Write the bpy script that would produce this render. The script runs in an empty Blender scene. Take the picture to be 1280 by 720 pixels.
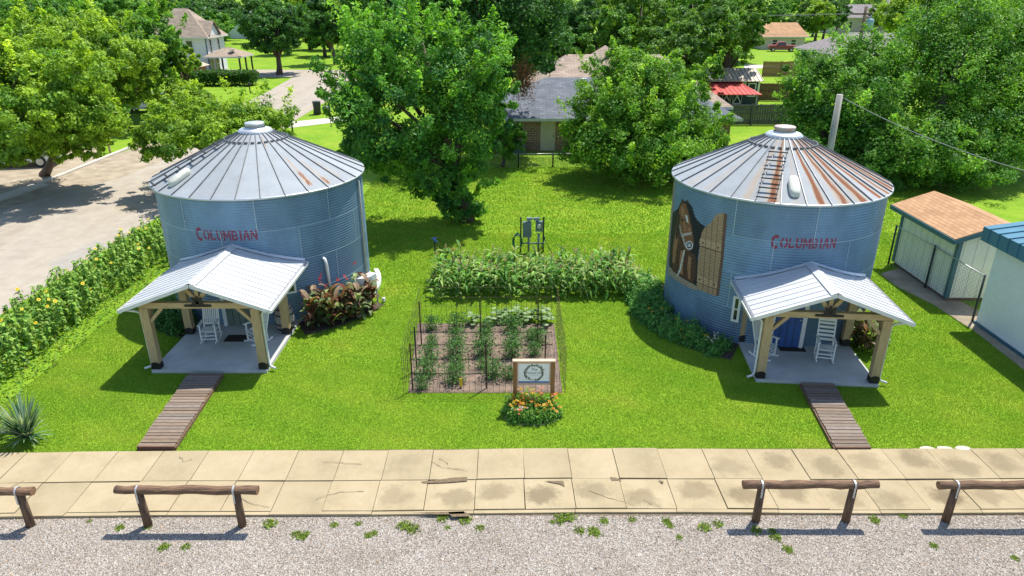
import bpy, bmesh, math, random
import numpy as np
from mathutils import Vector, Matrix
rnd = random.Random(11)
NP = np.random.default_rng(5)
PI = math.pi
scene = bpy.context.scene
COL = scene.collection

# ------------------------------------------------------------------ camera model (calibrated from the photograph, 1280 px wide)
F, PITCH, H = 870.0, math.radians(22.9), 10.0
SP, CP = math.sin(PITCH), math.cos(PITCH)
def ray(u, v):
    b = (360 - v) / F
    return ((u - 640) / F, CP + b * SP, -SP + b * CP)
def at(u, v, z=0.0):
    d = ray(u, v); t = (z - H) / d[2]
    return Vector((d[0] * t, d[1] * t, z))
def atY(u, v, Y):
    d = ray(u, v); t = Y / d[1]
    return Vector((d[0] * t, Y, H + d[2] * t))
def depth(Y, z=0): return Y * CP - (z - H) * SP

# ------------------------------------------------------------------ materials
def new_mat(name):
    m = bpy.data.materials.new(name); m.use_nodes = True
    nt = m.node_tree
    return m, nt, nt.nodes['Principled BSDF']
def link(nt, a, b): nt.links.new(a, b)
def noise(nt, scale, detail=4, rough=.6, coord='Object', vec=None, mapping=None):
    n = nt.nodes.new('ShaderNodeTexNoise'); n.inputs['Scale'].default_value = scale
    n.inputs['Detail'].default_value = detail; n.inputs['Roughness'].default_value = rough
    if vec is None:
        tc = nt.nodes.new('ShaderNodeTexCoord'); vec = tc.outputs[coord]
    if mapping:
        mp = nt.nodes.new('ShaderNodeMapping'); mp.inputs['Scale'].default_value = mapping
        link(nt, vec, mp.inputs['Vector']); vec = mp.outputs['Vector']
    link(nt, vec, n.inputs['Vector'])
    return n
def ramp(nt, src, stops):
    r = nt.nodes.new('ShaderNodeValToRGB'); e = r.color_ramp.elements
    while len(e) < len(stops): e.new(.5)
    for i, (p, c) in enumerate(stops):
        e[i].position = p; e[i].color = (*c, 1) if len(c) == 3 else c
    link(nt, src, r.inputs['Fac'])
    return r
def mixc(nt, fac, a, b, mode='MIX'):
    m = nt.nodes.new('ShaderNodeMix'); m.data_type = 'RGBA'; m.blend_type = mode
    for s, i in ((fac, 0), (a, 6), (b, 7)):
        if hasattr(s, 'links') or hasattr(s, 'is_linked'): link(nt, s, m.inputs[i])
        else: m.inputs[i].default_value = s if i == 0 else (*s, 1)
    return m.outputs[2]
def bumpn(nt, bsdf, src, strength=.3, dist=.02):
    b = nt.nodes.new('ShaderNodeBump'); b.inputs['Strength'].default_value = strength
    b.inputs['Distance'].default_value = dist
    link(nt, src, b.inputs['Height']); link(nt, b.outputs['Normal'], bsdf.inputs['Normal'])
def mat(name, c, c2=None, scale=6, rough=.6, metal=0, bump=0, mapping=None, detail=5, spec=None, lo=.35, hi=.65, coord='Object'):
    m, nt, b = new_mat(name)
    b.inputs['Roughness'].default_value = rough; b.inputs['Metallic'].default_value = metal
    if spec is not None: b.inputs['Specular IOR Level'].default_value = spec
    c2 = c2 or tuple(x * .8 for x in c)
    n = noise(nt, scale, detail, coord=coord, mapping=mapping)
    r = ramp(nt, n.outputs['Fac'], [(lo, c2), (hi, c)])
    link(nt, r.outputs['Color'], b.inputs['Base Color'])
    if bump: bumpn(nt, b, n.outputs['Fac'], bump)
    return m
def attr_mat(name, rough=.6, metal=0, noise_amt=.25, scale=5, transl=0, mapping=None, bump=0, spec=.5):
    m, nt, b = new_mat(name)
    b.inputs['Roughness'].default_value = rough; b.inputs['Metallic'].default_value = metal
    b.inputs['Specular IOR Level'].default_value = spec
    a = nt.nodes.new('ShaderNodeAttribute'); a.attribute_name = 'Col'
    col = a.outputs['Color']
    if noise_amt:
        n = noise(nt, scale, 5, mapping=mapping)
        g = ramp(nt, n.outputs['Fac'], [(.3, (1 - noise_amt,) * 3), (.7, (1 + noise_amt * .4,) * 3)])
        col = mixc(nt, 1.0, col, g.outputs['Color'], 'MULTIPLY')
        if bump: bumpn(nt, b, n.outputs['Fac'], bump)
    link(nt, col, b.inputs['Base Color'])
    if transl:
        t = nt.nodes.new('ShaderNodeBsdfTranslucent')
        tint = mixc(nt, 1.0, col, (1.35, 1.25, .55), 'MULTIPLY')
        link(nt, tint, t.inputs['Color'])
        mx = nt.nodes.new('ShaderNodeMixShader'); mx.inputs[0].default_value = transl
        link(nt, b.outputs[0], mx.inputs[1]); link(nt, t.outputs[0], mx.inputs[2])
        link(nt, mx.outputs[0], nt.nodes['Material Output'].inputs['Surface'])
    return m

M = {}
M['leaf'] = attr_mat('leaf', .5, 0, 0, transl=.36, spec=.25)
M['blade'] = attr_mat('grass blade', .6, 0, 0, transl=.35, spec=.2)
M['paint'] = attr_mat('painted metal', .55, 0, .12, 9)
M['stone'] = attr_mat('crushed limestone', .85, 0, 0, spec=.2)
M['bark'] = mat('bark', (.16, .115, .08), (.06, .045, .035), 9, .9, bump=.6, mapping=(1, 1, .25))
M['timber'] = mat('pine timber', (.52, .37, .20), (.36, .25, .13), 5, .65, mapping=(9, 9, .7), bump=.1)
M['timber_h'] = mat('pine timber beam', (.54, .39, .21), (.40, .27, .14), 5, .65, mapping=(.7, 9, 9), bump=.1)
M['wornwood'] = mat('weathered log', (.25, .14, .075), (.07, .042, .027), 4, .85, mapping=(.8, 10, 10), bump=.5)
M['wornpost'] = mat('weathered log post', (.19, .11, .06), (.06, .038, .026), 4, .85, mapping=(10, 10, .8), bump=.5)
M['endgrain'] = mat('log end', (.30, .16, .08), (.13, .07, .04), 30, .8)
M['black'] = mat('black iron', (.015, .014, .014), (.03, .027, .025), 12, .55, metal=.3)
M['white'] = mat('white paint', (.76, .76, .74), (.68, .68, .66), 3, .45)
M['strap'] = mat('galvanised strap', (.6, .6, .58), (.45, .45, .44), 8, .45, metal=.5)
M['galv'] = mat('galvanised steel', (.62, .64, .66), (.5, .52, .54), 2.5, .42, metal=.55)
M['gutter'] = mat('white gutter', (.72, .72, .70), (.6, .6, .58), 3, .4)
M['porchconc'] = mat('porch concrete', (.50, .50, .48), (.40, .40, .385), 1.6, .8, bump=.05)
M['blue_door'] = mat('blue door paint', (.035, .10, .30), (.028, .082, .25), 2, .45)
M['grey_door'] = mat('grey green door paint', (.15, .19, .16), (.125, .16, .135), 2, .5)
M['mat'] = mat('coir doormat', (.035, .022, .016), (.015, .01, .009), 40, .95, bump=.5)
M['greybox'] = mat('grey enamel', (.13, .18, .19), (.10, .14, .15), 3, .5)
M['pipe'] = mat('grey pipe', (.20, .26, .27), (.15, .2, .21), 4, .5)
M['hose'] = mat('green hose', (.02, .14, .09), (.015, .1, .06), 6, .4)
M['darkgreen'] = mat('dark green steel', (.012, .05, .028), (.01, .035, .02), 6, .5)
M['rustpost'] = mat('rusty tee post', (.10, .035, .02), (.035, .02, .016), 5, .85)
M['darkpost'] = mat('dark tee post', (.02, .02, .022), (.035, .03, .03), 5, .7)
M['wire'] = mat('fence wire', (.09, .07, .055), (.13, .07, .04), 3, .7, metal=.2)
M['chain'] = mat('chain link', (.20, .22, .23), (.14, .15, .16), 3, .5, metal=.5)
M['chainpost'] = mat('dark fence post', (.035, .05, .055), (.025, .035, .04), 3, .5, metal=.3)
M['tealtrim'] = mat('blue grey trim', (.05, .15, .19), (.04, .12, .155), 3, .5)
M['bluemetal'] = mat('blue roof metal', (.06, .19, .27), (.05, .16, .23), 1.5, .4, mapping=(1, 1, .2))
M['siding'] = mat('cream siding', (.84, .84, .74), (.77, .77, .67), 2, .7)
M['whitewall'] = mat('pale stucco', (.84, .87, .87), (.78, .81, .81), 5, .8, bump=.15)
M['glass'] = mat('window glass', (.02, .03, .035), (.03, .04, .045), 2, .08, spec=.8)
M['silver'] = mat('silver car paint', (.62, .64, .66), (.58, .6, .62), 2, .3, metal=.3)
M['redpaint'] = mat('faded red car paint', (.30, .05, .04), (.24, .04, .035), 2, .35)
M['tyre'] = mat('tyre rubber', (.02, .02, .02), (.03, .03, .03), 9, .8)
M['signwhite'] = mat('sign board', (.80, .80, .78), (.76, .76, .75), 3, .5)
M['signwood'] = mat('stained sign wood', (.30, .14, .05), (.2, .085, .03), 4, .6, mapping=(9, 9, .8))
M['ink'] = mat('sign ink', (.03, .035, .03), (.04, .045, .04), 8, .6)
M['olive'] = mat('wreath olive ink', (.07, .085, .045), (.13, .14, .08), 40, .6)
M['sky_bluish'] = mat('sign sky ink', (.12, .25, .5), (.05, .1, .22), 3, .6)
M['yellow'] = mat('yellow plastic', (.75, .5, .03), (.68, .45, .03), 4, .5)
M['pole'] = mat('weathered pole', (.42, .39, .34), (.27, .25, .22), 3, .85, mapping=(6, 6, .4))
M['cable'] = mat('power cable', (.25, .26, .26), (.2, .21, .21), 3, .6)
M['transformer'] = mat('transformer enamel', (.30, .46, .52), (.26, .4, .46), 3, .45)
M['bin'] = mat('black bin plastic', (.02, .022, .024), (.028, .03, .032), 4, .5)
M['greenwall'] = mat('dark green boards', (.025, .055, .052), (.02, .042, .04), 3, .7, mapping=(6, 1, 1))
M['redmetal'] = mat('red roof metal', (.60, .075, .06), (.54, .065, .052), 2, .45)
M['tanmetal'] = mat('tan roof metal', (.52, .42, .30), (.44, .35, .25), 2, .5)
M['greyfence'] = mat('grey fence boards', (.13, .135, .12), (.075, .08, .075), 3, .9, mapping=(9, 9, .4), bump=.3)
M['brownfence'] = mat('brown fence boards', (.16, .075, .045), (.10, .045, .028), 3, .9, mapping=(8, 8, .4))
M['tanfence'] = mat('tan fence boards', (.34, .2, .09), (.25, .14, .06), 3, .9, mapping=(8, 8, .4))
M['barrelwood'] = mat('grey barrel staves', (.38, .35, .31), (.22, .19, .16), 5, .8, mapping=(8, 8, .7))
M['creamwall'] = mat('cream wall', (.60, .52, .42), (.54, .46, .37), 2, .8)
M['hatch'] = mat('fibreglass hatch', (.60, .60, .52), (.5, .5, .42), 6, .6)
M['rusty'] = mat('rusty cap', (.45, .28, .22), (.5, .48, .46), 5, .7, metal=.2)
M['concpipe'] = mat('limestone blocks', (.55, .5, .42), (.45, .4, .33), 5, .9, bump=.3)

def brick_mat():
    m, nt, b = new_mat('brown brick'); b.inputs['Roughness'].default_value = .85
    tc = nt.nodes.new('ShaderNodeTexCoord'); mp = nt.nodes.new('ShaderNodeMapping')
    mp.inputs['Rotation'].default_value = (PI / 2, 0, 0)
    br = nt.nodes.new('ShaderNodeTexBrick'); br.inputs['Scale'].default_value = 1
    br.inputs['Brick Width'].default_value = .4; br.inputs['Row Height'].default_value = .16; br.inputs['Mortar Size'].default_value = .015
    br.inputs['Color1'].default_value = (.33, .18, .10, 1); br.inputs['Color2'].default_value = (.22, .12, .08, 1); br.inputs['Mortar'].default_value = (.4, .35, .3, 1)
    link(nt, tc.outputs['Object'], mp.inputs['Vector']); link(nt, mp.outputs[0], br.inputs['Vector']); link(nt, br.outputs['Color'], b.inputs['Base Color'])
    return m
M['brick'] = brick_mat()
def shingle_mat(name, a, b_, c, w=.33, h=.17):
    # courses of shingles laid on UV (u along the eave in metres, v up the slope in metres)
    m, nt, b = new_mat(name); b.inputs['Roughness'].default_value = .95; b.inputs['Specular IOR Level'].default_value = .15
    uv = nt.nodes.new('ShaderNodeTexCoord')
    br = nt.nodes.new('ShaderNodeTexBrick'); br.inputs['Scale'].default_value = 1
    br.inputs['Brick Width'].default_value = w; br.inputs['Row Height'].default_value = h; br.inputs['Mortar Size'].default_value = .012
    br.inputs['Color1'].default_value = (*a, 1); br.inputs['Color2'].default_value = (*b_, 1); br.inputs['Mortar'].default_value = (*c, 1)
    link(nt, uv.outputs['UV'], br.inputs['Vector'])
    n = noise(nt, .9, 5, vec=uv.outputs['UV'])
    g = ramp(nt, n.outputs['Fac'], [(.3, (.8,) * 3), (.7, (1.1,) * 3)])
    link(nt, mixc(nt, 1.0, br.outputs['Color'], g.outputs['Color'], 'MULTIPLY'), b.inputs['Base Color'])
    return m
M['shingle_brown'] = shingle_mat('brown shingles', (.50, .30, .165), (.41, .24, .13), (.30, .175, .095), .36, .16)
M['shingle_tan'] = shingle_mat('tan shingles', (.40, .31, .24), (.29, .23, .18), (.2, .16, .13), .5, .25)
M['shingle_grey'] = shingle_mat('grey shingles', (.19, .205, .235), (.13, .145, .17), (.09, .1, .12), .5, .25)
M['shingle_mauve'] = shingle_mat('mauve grey shingles', (.30, .26, .25), (.22, .2, .2), (.14, .13, .13), .5, .25)

# ------------------------------------------------------------------ naming helpers
def tag(o, label=None, cat=None, group=None, kind=None):
    if label: o['label'] = label
    if cat: o['category'] = cat
    if group: o['group'] = group
    if kind: o['kind'] = kind
    return o
def thing(name, label, cat, loc=(0, 0, 0), rz=0, group=None):
    o = bpy.data.objects.new(name, None); COL.objects.link(o)
    o.location = loc; o.rotation_euler = (0, 0, rz); o.empty_display_size = .2
    return tag(o, label, cat, group)
def origin_of(o):
    v = Vector((0, 0, 0))
    while o is not None:
        v = v + Vector(o.location); o = o.parent
    return v
def put(name, me, parent=None, world=False):
    o = bpy.data.objects.new(name, me); COL.objects.link(o)
    if parent is not None:
        o.parent = parent
        if world:
            off = origin_of(parent)
            me.transform(Matrix.Translation(-off))
    return o
def kids(o): return [c for c in list(o.children)]
def copy_tree(o, parent=None):
    c = o.copy(); COL.objects.link(c)
    if parent is not None: c.parent = parent
    for ch in kids(o): copy_tree(ch, c)
    return c

class MB:
    def __init__(s): s.v = []; s.f = []; s.m = []; s.uv = {}; s.sm = []
    def add(s, vs, fs, mi=0, smooth=False, uvs=None):
        n = len(s.v); s.v += [tuple(p) for p in vs]
        for k, f in enumerate(fs):
            if uvs: s.uv[len(s.f)] = uvs[k]
            s.f.append([i + n for i in f]); s.m.append(mi); s.sm.append(smooth)
        return s
    def box(s, a, b, mi=0):
        x0, y0, z0 = a; x1, y1, z1 = b
        return s.add([(x0, y0, z0), (x1, y0, z0), (x1, y1, z0), (x0, y1, z0), (x0, y0, z1), (x1, y0, z1), (x1, y1, z1), (x0, y1, z1)],
                     [(0, 3, 2, 1), (4, 5, 6, 7), (0, 1, 5, 4), (1, 2, 6, 5), (2, 3, 7, 6), (3, 0, 4, 7)], mi)
    def bar(s, p, q, w, h, up=(0, 0, 1), mi=0, bevel=0):
        p, q = Vector(p), Vector(q); d = (q - p).normalized(); u = Vector(up)
        if abs(d.dot(u)) > .98: u = Vector((0, 1, 0))
        r = d.cross(u).normalized() * w / 2; t = r.cross(d).normalized() * h / 2
        vs = [p - r - t, p + r - t, p + r + t, p - r + t, q - r - t, q + r - t, q + r + t, q - r + t]
        return s.add(vs, [(0, 1, 2, 3), (7, 6, 5, 4), (0, 4, 5, 1), (1, 5, 6, 2), (2, 6, 7, 3), (3, 7, 4, 0)], mi)
    def tube(s, pts, r, n=8, mi=0, caps=True, smooth=True, capmi=None):
        pts = [Vector(p) for p in pts]; rs = r if isinstance(r, (list, tuple)) else [r] * len(pts)
        vs = []; prev = None
        for i, p in enumerate(pts):
            d = (pts[min(i + 1, len(pts) - 1)] - pts[max(i - 1, 0)]).normalized()
            if prev is None:
                a = d.cross(Vector((0, 0, 1)))
                if a.length < .05: a = d.cross(Vector((0, 1, 0)))
            else: a = prev - d * prev.dot(d)
            a.normalize(); prev = a; b = d.cross(a)
            vs += [p + (a * math.cos(2 * PI * k / n) + b * math.sin(2 * PI * k / n)) * rs[i] for k in range(n)]
        fs = [(i * n + k, i * n + (k + 1) % n, (i + 1) * n + (k + 1) % n, (i + 1) * n + k) for i in range(len(pts) - 1) for k in range(n)]
        s.add(vs, fs, mi, smooth)
        if caps:
            L = len(s.v) - len(vs); e = L + len(vs) - n
            for f in ([L + k for k in range(n)][::-1], [e + k for k in range(n)]):
                s.f.append(f); s.m.append(mi if capmi is None else capmi); s.sm.append(False)
        return s
    def lathe(s, prof, n=24, c=(0, 0, 0), mi=0, smooth=True):
        vs = [(c[0] + r * math.cos(2 * PI * k / n), c[1] + r * math.sin(2 * PI * k / n), c[2] + z) for r, z in prof for k in range(n)]
        fs = [(i * n + k, i * n + (k + 1) % n, (i + 1) * n + (k + 1) % n, (i + 1) * n + k) for i in range(len(prof) - 1) for k in range(n)]
        return s.add(vs, fs, mi, smooth)
    def prism(s, poly, y0, y1, mi=0):     # polygon in x,z extruded along y
        n = len(poly); vs = [(x, y0, z) for x, z in poly] + [(x, y1, z) for x, z in poly]
        return s.add(vs, [tuple(range(n)), tuple(range(2 * n - 1, n - 1, -1))] + [(k, n + k, n + (k + 1) % n, (k + 1) % n) for k in range(n)], mi)
    def quad(s, a, b, c, d, mi=0, uv=True):
        a, b, c, d = map(Vector, (a, b, c, d))
        e = (b - a).normalized() if (b - a).length > 1e-6 else (c - d).normalized(); nn = e.cross(d - a).normalized(); t = nn.cross(e)
        uvs = [[((p - a).dot(e), (p - a).dot(t)) for p in (a, b, c, d)]]
        return s.add([a, b, c, d], [(0, 1, 2, 3)], mi, uvs=uvs)
    def mesh(s, name, mats):
        me = bpy.data.meshes.new(name); me.from_pydata(s.v, [], s.f)
        for m in (mats if isinstance(mats, (list, tuple)) else [mats]): me.materials.append(M[m] if isinstance(m, str) else m)
        me.polygons.foreach_set('material_index', s.m); me.polygons.foreach_set('use_smooth', s.sm)
        if s.uv:
            l = me.uv_layers.new(name='UVMap')
            for fi, u in s.uv.items():
                for k, li in enumerate(me.polygons[fi].loop_indices): l.data[li].uv = u[k]
        me.update(); return me
    def build(s, name, mats, parent=None, world=False):
        return put(name, s.mesh(name, mats), parent, world)

def np_mesh(name, V, faces, col=None, m='leaf', smooth=False):
    """V (n,3); faces (k,3|4) int; col (n,3) per-vertex colour."""
    me = bpy.data.meshes.new(name); k, q = faces.shape
    me.vertices.add(len(V)); me.vertices.foreach_set('co', V.astype(np.float32).ravel())
    me.loops.add(k * q); me.loops.foreach_set('vertex_index', faces.astype(np.int32).ravel())
    me.polygons.add(k); me.polygons.foreach_set('loop_start', (np.arange(k) * q).astype(np.int32))
    me.polygons.foreach_set('use_smooth', np.full(k, bool(smooth)))
    me.update(calc_edges=True); me.validate()
    if col is not None:
        a = me.color_attributes.new('Col', 'FLOAT_COLOR', 'POINT')
        a.data.foreach_set('color', np.concatenate([col, np.ones((len(col), 1))], 1).astype(np.float32).ravel())
    me.materials.append(M[m]); return me
def unit(a): return a / np.maximum(np.linalg.norm(a, axis=-1, keepdims=True), 1e-6)
def leaf_quads(P, N, size, col, aspect=.62, g=NP, droop=0.0):
    """folded diamond leaves: centre P, normal N, length size."""
    n = len(P); r = unit(g.normal(size=(n, 3))); r[:, 2] -= droop; A = unit(np.cross(N, r)); B = np.cross(N, A)
    s = np.asarray(size).reshape(-1, 1)
    V = np.stack([P - A * s * .5, P + B * s * .5 * aspect + N * s * .08, P + A * s * .55 - N * s * .1, P - B * s * .5 * aspect + N * s * .08], 1)
    return V.reshape(-1, 3), np.arange(4 * n).reshape(n, 4), np.repeat(col, 4, 0)
def jitter(c, n, amt, g=NP): return np.clip(np.asarray(c) * (1 + g.normal(size=(n, 1)) * amt) * (1 + g.normal(size=(n, 3)) * amt * .35), .002, 1)

# ------------------------------------------------------------------ trees
def crown_mesh(lobes, nleaf, leaf, cA, cB, seed, clump=.2, per=120, spike=0.0, shell=.5, yellow=.0, flat=.75):
    g = np.random.default_rng(seed)
    L = np.array(lobes, float); C, R = L[:, :3], L[:, 3:6]
    nc = max(8, nleaf // per)
    w = (R.prod(1)) ** (2 / 3); w = w + .25 * w.mean(); idx = g.choice(len(L), nc * 3, p=w / w.sum())
    d = unit(g.normal(size=(nc * 3, 3)))
    rad = shell + (1 - shell) * g.random(nc * 3) ** .6
    rad *= 1 + .17 * g.normal(size=nc * 3)
    P = C[idx] + d * R[idx] * rad[:, None]
    q = np.min(np.linalg.norm((P[:, None] - C[None]) / R[None], axis=2), 1)     # keep clumps near the outside of the whole crown
    P, d, idx = (x[(q > shell * .8) & (P[:, 2] > .35)][:nc] for x in (P, d, idx))
    nc = len(P)
    cs = 1.12 * clump * R[idx].mean(1) * (.55 + .9 * g.random(nc))
    hue = np.clip(.5 + .34 * g.normal(size=nc), 0, 1)
    k = np.repeat(np.arange(nc), per); n = len(k)
    off = unit(g.normal(size=(n, 3))) * (g.random((n, 1)) ** .4) * (.8 + .35 * g.random((n, 1))); off[:, 2] *= flat
    Q = P[k] + off * cs[k][:, None]
    if spike:
        up = unit(d + np.array([0, 0, .9]) + g.normal(size=d.shape) * .3); t = g.random((n, 1)) ** .8
        Q2 = P[k] + up[k] * t * (cs[k][:, None] * 2.6) + g.normal(size=(n, 3)) * (.12 + .3 * (1 - t)) * cs[k][:, None]
        sel = (g.random(nc) < spike)[k] & (d[k][:, 2] > -.2); Q[sel] = Q2[sel]
    Q[:, 2] = np.maximum(Q[:, 2], .12)
    N = unit(unit(off) * .55 + d[k] * .35 + np.array([0, 0, .55]) + g.normal(size=(n, 3)) * .45)
    col = np.asarray(cA)[None] * hue[k][:, None] + np.asarray(cB)[None] * (1 - hue[k][:, None])
    if spike: col = np.where(sel[:, None], col * (1 + .75 * t * np.array([1.15, .8, .5])), col)
    if yellow:
        ysel = (g.random(n) < yellow)[:, None]; col = np.where(ysel, col * np.array([2.0, 1.5, 1.0]), col)
    col = np.clip(col * (1 + .22 * g.normal(size=(n, 1))), .004, 1)
    V, Fc, Cc = leaf_quads(Q, N, leaf * (.5 + g.random(n)), col, .62, g)
    return np_mesh('crown', V, Fc, Cc, 'leaf')
def trunk_mb(lobes, r, g, base=(0, 0, 0)):
    mb = MB(); L = lobes; top = max(l[2] for l in L); cx = sum(l[0] for l in L) / len(L); cy = sum(l[1] for l in L) / len(L)
    fork = Vector((base[0] * .6 + cx * .4, base[1] * .6 + cy * .4, top * .42))
    mb.tube([base, Vector(base).lerp(fork, .35) + Vector((.06, .03, 0)), fork, Vector((cx, cy, top))], [r * 1.35, r, r * .8, r * .25], 9)
    for l in L:
        e = Vector(l[:3]); s = Vector(base).lerp(fork, .75)
        m = s.lerp(e, .5) + Vector((g.uniform(-.3, .3), g.uniform(-.3, .3), .25))
        mb.tube([s, m, e], [r * .5, r * .33, r * .1], 6)
    return mb
LIGHT = ((.36, .54, .042), (.115, .25, .03)); MID = ((.185, .39, .04), (.06, .185, .028)); DARK = ((.095, .25, .036), (.032, .11, .022))
def tree(name, label, base, lobes, nleaf, leaf, tint, seed, r=.25, group=None, **kw):
    """lobes in world coordinates -> Empty at the foot, trunk and crown children"""
    t = thing(name, label, 'tree', base, 0, group); b = Vector(base)
    L = [(*(Vector(l[:3]) - b), *l[3:]) for l in lobes]
    trunk_mb(L, r, random.Random(seed)).build('trunk', 'bark', t)
    put('crown', crown_mesh(L, nleaf, leaf, *tint, seed, **kw), t)
    return t
def LB(u, v, Y, ru, rv, ry=None):
    p = atY(u, v, Y); d = depth(Y, p.z) / F
    return (p.x, Y, p.z, ru * d, (ry or ru) * d, rv * d)
def auto_lobes(u, v, Y, ru, rv, seed, n=7, s=.55):
    g = random.Random(seed); c = LB(u, v, Y, ru, rv); out = [(c[0], c[1], c[2], c[3] * .7, c[4] * .7, c[5] * .75)]
    for k in range(n):
        a = 2 * PI * k / n + g.uniform(-.3, .3); e = g.uniform(-.55, .6)
        rr = s * g.uniform(.75, 1.1)
        out.append((c[0] + math.cos(a) * c[3] * .62 * math.cos(e), c[1] + math.sin(a) * c[4] * .62 * math.cos(e), c[2] + c[5] * .62 * math.sin(e), c[3] * rr, c[4] * rr, c[5] * rr))
    return out

# ================================================================== SETTING
def sheet(name, pts, z, m, kind='structure'):
    mb = MB(); mb.add([(p[0], p[1], z) for p in pts], [tuple(range(len(pts)))])
    o = mb.build(name, m); o['kind'] = kind; return o
def ground_mat():
    m, nt, b = new_mat('mown grass'); b.inputs['Roughness'].default_value = .9; b.inputs['Specular IOR Level'].default_value = .1
    n1 = noise(nt, .35, 5, .6); n2 = noise(nt, 14, 6, .75); n3 = noise(nt, 1.6, 4, .6)
    c1 = ramp(nt, n1.outputs['Fac'], [(.3, (.15, .29, .02)), (.55, (.21, .345, .025)), (.75, (.30, .37, .045))])
    c2 = ramp(nt, n2.outputs['Fac'], [(.3, (.55, .6, .5)), (.7, (1.25, 1.2, 1.2))])
    c3 = ramp(nt, n3.outputs['Fac'], [(.35, (.85, .9, .8)), (.7, (1.12, 1.06, 1.1))])
    c = mixc(nt, 1, c1.outputs['Color'], c2.outputs['Color'], 'MULTIPLY'); c = mixc(nt, 1, c, c3.outputs['Color'], 'MULTIPLY')
    link(nt, c, b.inputs['Base Color']); bumpn(nt, b, n2.outputs['Fac'], .6, .04)
    return m
M['grassground'] = ground_mat()
sheet('ground', [(-1500, -300), (1500, -300), (1500, 2500), (-1500, 2500)], 0, 'grassground')
def gravel_mat():
    m, nt, b = new_mat('gravel'); b.inputs['Roughness'].default_value = .95; b.inputs['Specular IOR Level'].default_value = .15
    tc = nt.nodes.new('ShaderNodeTexCoord')
    v = nt.nodes.new('ShaderNodeTexVoronoi'); v.inputs['Scale'].default_value = 45; link(nt, tc.outputs['Object'], v.inputs['Vector'])
    s = nt.nodes.new('ShaderNodeSeparateColor'); link(nt, v.outputs['Color'], s.inputs['Color'])
    r = ramp(nt, s.outputs[0], [(0, (.18, .15, .125)), (.5, (.34, .3, .26)), (1, (.5, .465, .42))])
    n = noise(nt, .8, 4); g = ramp(nt, n.outputs['Fac'], [(.3, (.85, .83, .8)), (.7, (1.08, 1.08, 1.08))])
    link(nt, mixc(nt, 1, r.outputs['Color'], g.outputs['Color'], 'MULTIPLY'), b.inputs['Base Color'])
    bumpn(nt, b, v.outputs['Distance'], .8, .03); return m
M['gravel'] = gravel_mat()
sheet('gravel_lot', [(-30, 0), (30, 0), (30, 11.56), (-30, 11.56)], .006, 'gravel')
def road_mat():
    m, nt, b = new_mat('pale chip seal'); b.inputs['Roughness'].default_value = .9; b.inputs['Specular IOR Level'].default_value = .2
    n1 = noise(nt, .25, 5, .65, mapping=(1.6, .25, 1)); n2 = noise(nt, 30, 4, .8); n3 = noise(nt, 1.2, 6, .7)
    c = ramp(nt, n1.outputs['Fac'], [(.3, (.30, .255, .20)), (.5, (.38, .335, .27)), (.72, (.34, .30, .25))])
    g = ramp(nt, n2.outputs['Fac'], [(.3, (.82, .82, .82)), (.7, (1.1, 1.1, 1.1))]); k = ramp(nt, n3.outputs['Fac'], [(.3, (.86, .83, .8)), (.6, (1.03,) * 3)])
    link(nt, mixc(nt, 1, mixc(nt, 1, c.outputs['Color'], g.outputs['Color'], 'MULTIPLY'), k.outputs['Color'], 'MULTIPLY'), b.inputs['Base Color'])
    bumpn(nt, b, n2.outputs['Fac'], .3, .02); return m
M['road'] = road_mat()
M['roadpatch'] = mat('road patch', (.33, .30, .26), (.27, .245, .21), 3, .9)
M['dirt'] = mat('bare dirt', (.38, .315, .225), (.24, .19, .125), 1.2, .95, detail=8)
M['soil'] = mat('garden soil', (.22, .155, .115), (.11, .08, .06), 3, .95, detail=8, bump=.5)
M['mulch'] = mat('bed mulch', (.10, .07, .05), (.045, .032, .024), 12, .95, detail=8, bump=.6)
M['concrete'] = mat('driveway concrete', (.52, .47, .40), (.42, .38, .32), .7, .85)
# the side road runs away on the left and meets a cross street far off
sheet('road', [(-26.6, -10), (-17.6, -10), (-17.3, 20), (-17.2, 34), (-17.8, 50), (-18.6, 60), (-18.8, 76), (-19.2, 92), (-14, 93), (-14, 103), (-70, 106), (-70, 96), (-28.5, 94), (-27, 78), (-26.3, 60), (-26.4, 34)], .008, 'road')
sheet('driveway', [at(u, v, .014) for u, v in ((360, 160), (452, 149), (480, 146), (480, 140), (452, 143), (366, 152))], .014, 'concrete')
sheet('road_verge', [at(u, v, .012) for u, v in ((20, 232), (110, 205), (190, 178), (235, 165), (245, 172), (205, 200), (150, 222), (95, 236), (45, 250), (0, 262), (0, 238))], .012, 'dirt')
sheet('parking_pad', [at(u, v, .010) for u, v in ((-60, 232), (-20, 205), (60, 190), (120, 183), (130, 200), (70, 222), (0, 245))], .010, 'dirt')
sheet('far_driveway', [at(u, v, .012) for u, v in ((930, 86), (962, 85), (990, 84), (990, 81), (962, 81), (930, 81))], .012, 'concrete')
mb = MB(); a, b_ = at(-40, 262), at(52, 232); mb.bar((a.x, a.y, .05), (b_.x, b_.y, .05), .9, .12); tag(mb.build('kerb', 'concpipe'), kind='structure')
tag(MB().bar((-26.9, 38.5, .05), (-26.9, 60, .05), .3, .12).build('kerb', 'concrete'), kind='structure')
sheet('road_stain', [at(158 + 13 * math.cos(a) * (1 + .3 * math.sin(3 * a)), 259 + 4 * math.sin(a), .014) for a in np.linspace(0, 2 * PI, 15)[:-1]], .014, 'dirt')
sheet('road_patch', [at(u, v, .013) for u, v in ((60, 330), (120, 300), (140, 306), (78, 340))], .013, 'roadpatch')
sheet('garden_soil', [at(u, v, .012) for u, v in ((510, 491), (703, 491), (693, 404), (522, 404))], .012, 'soil')
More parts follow.
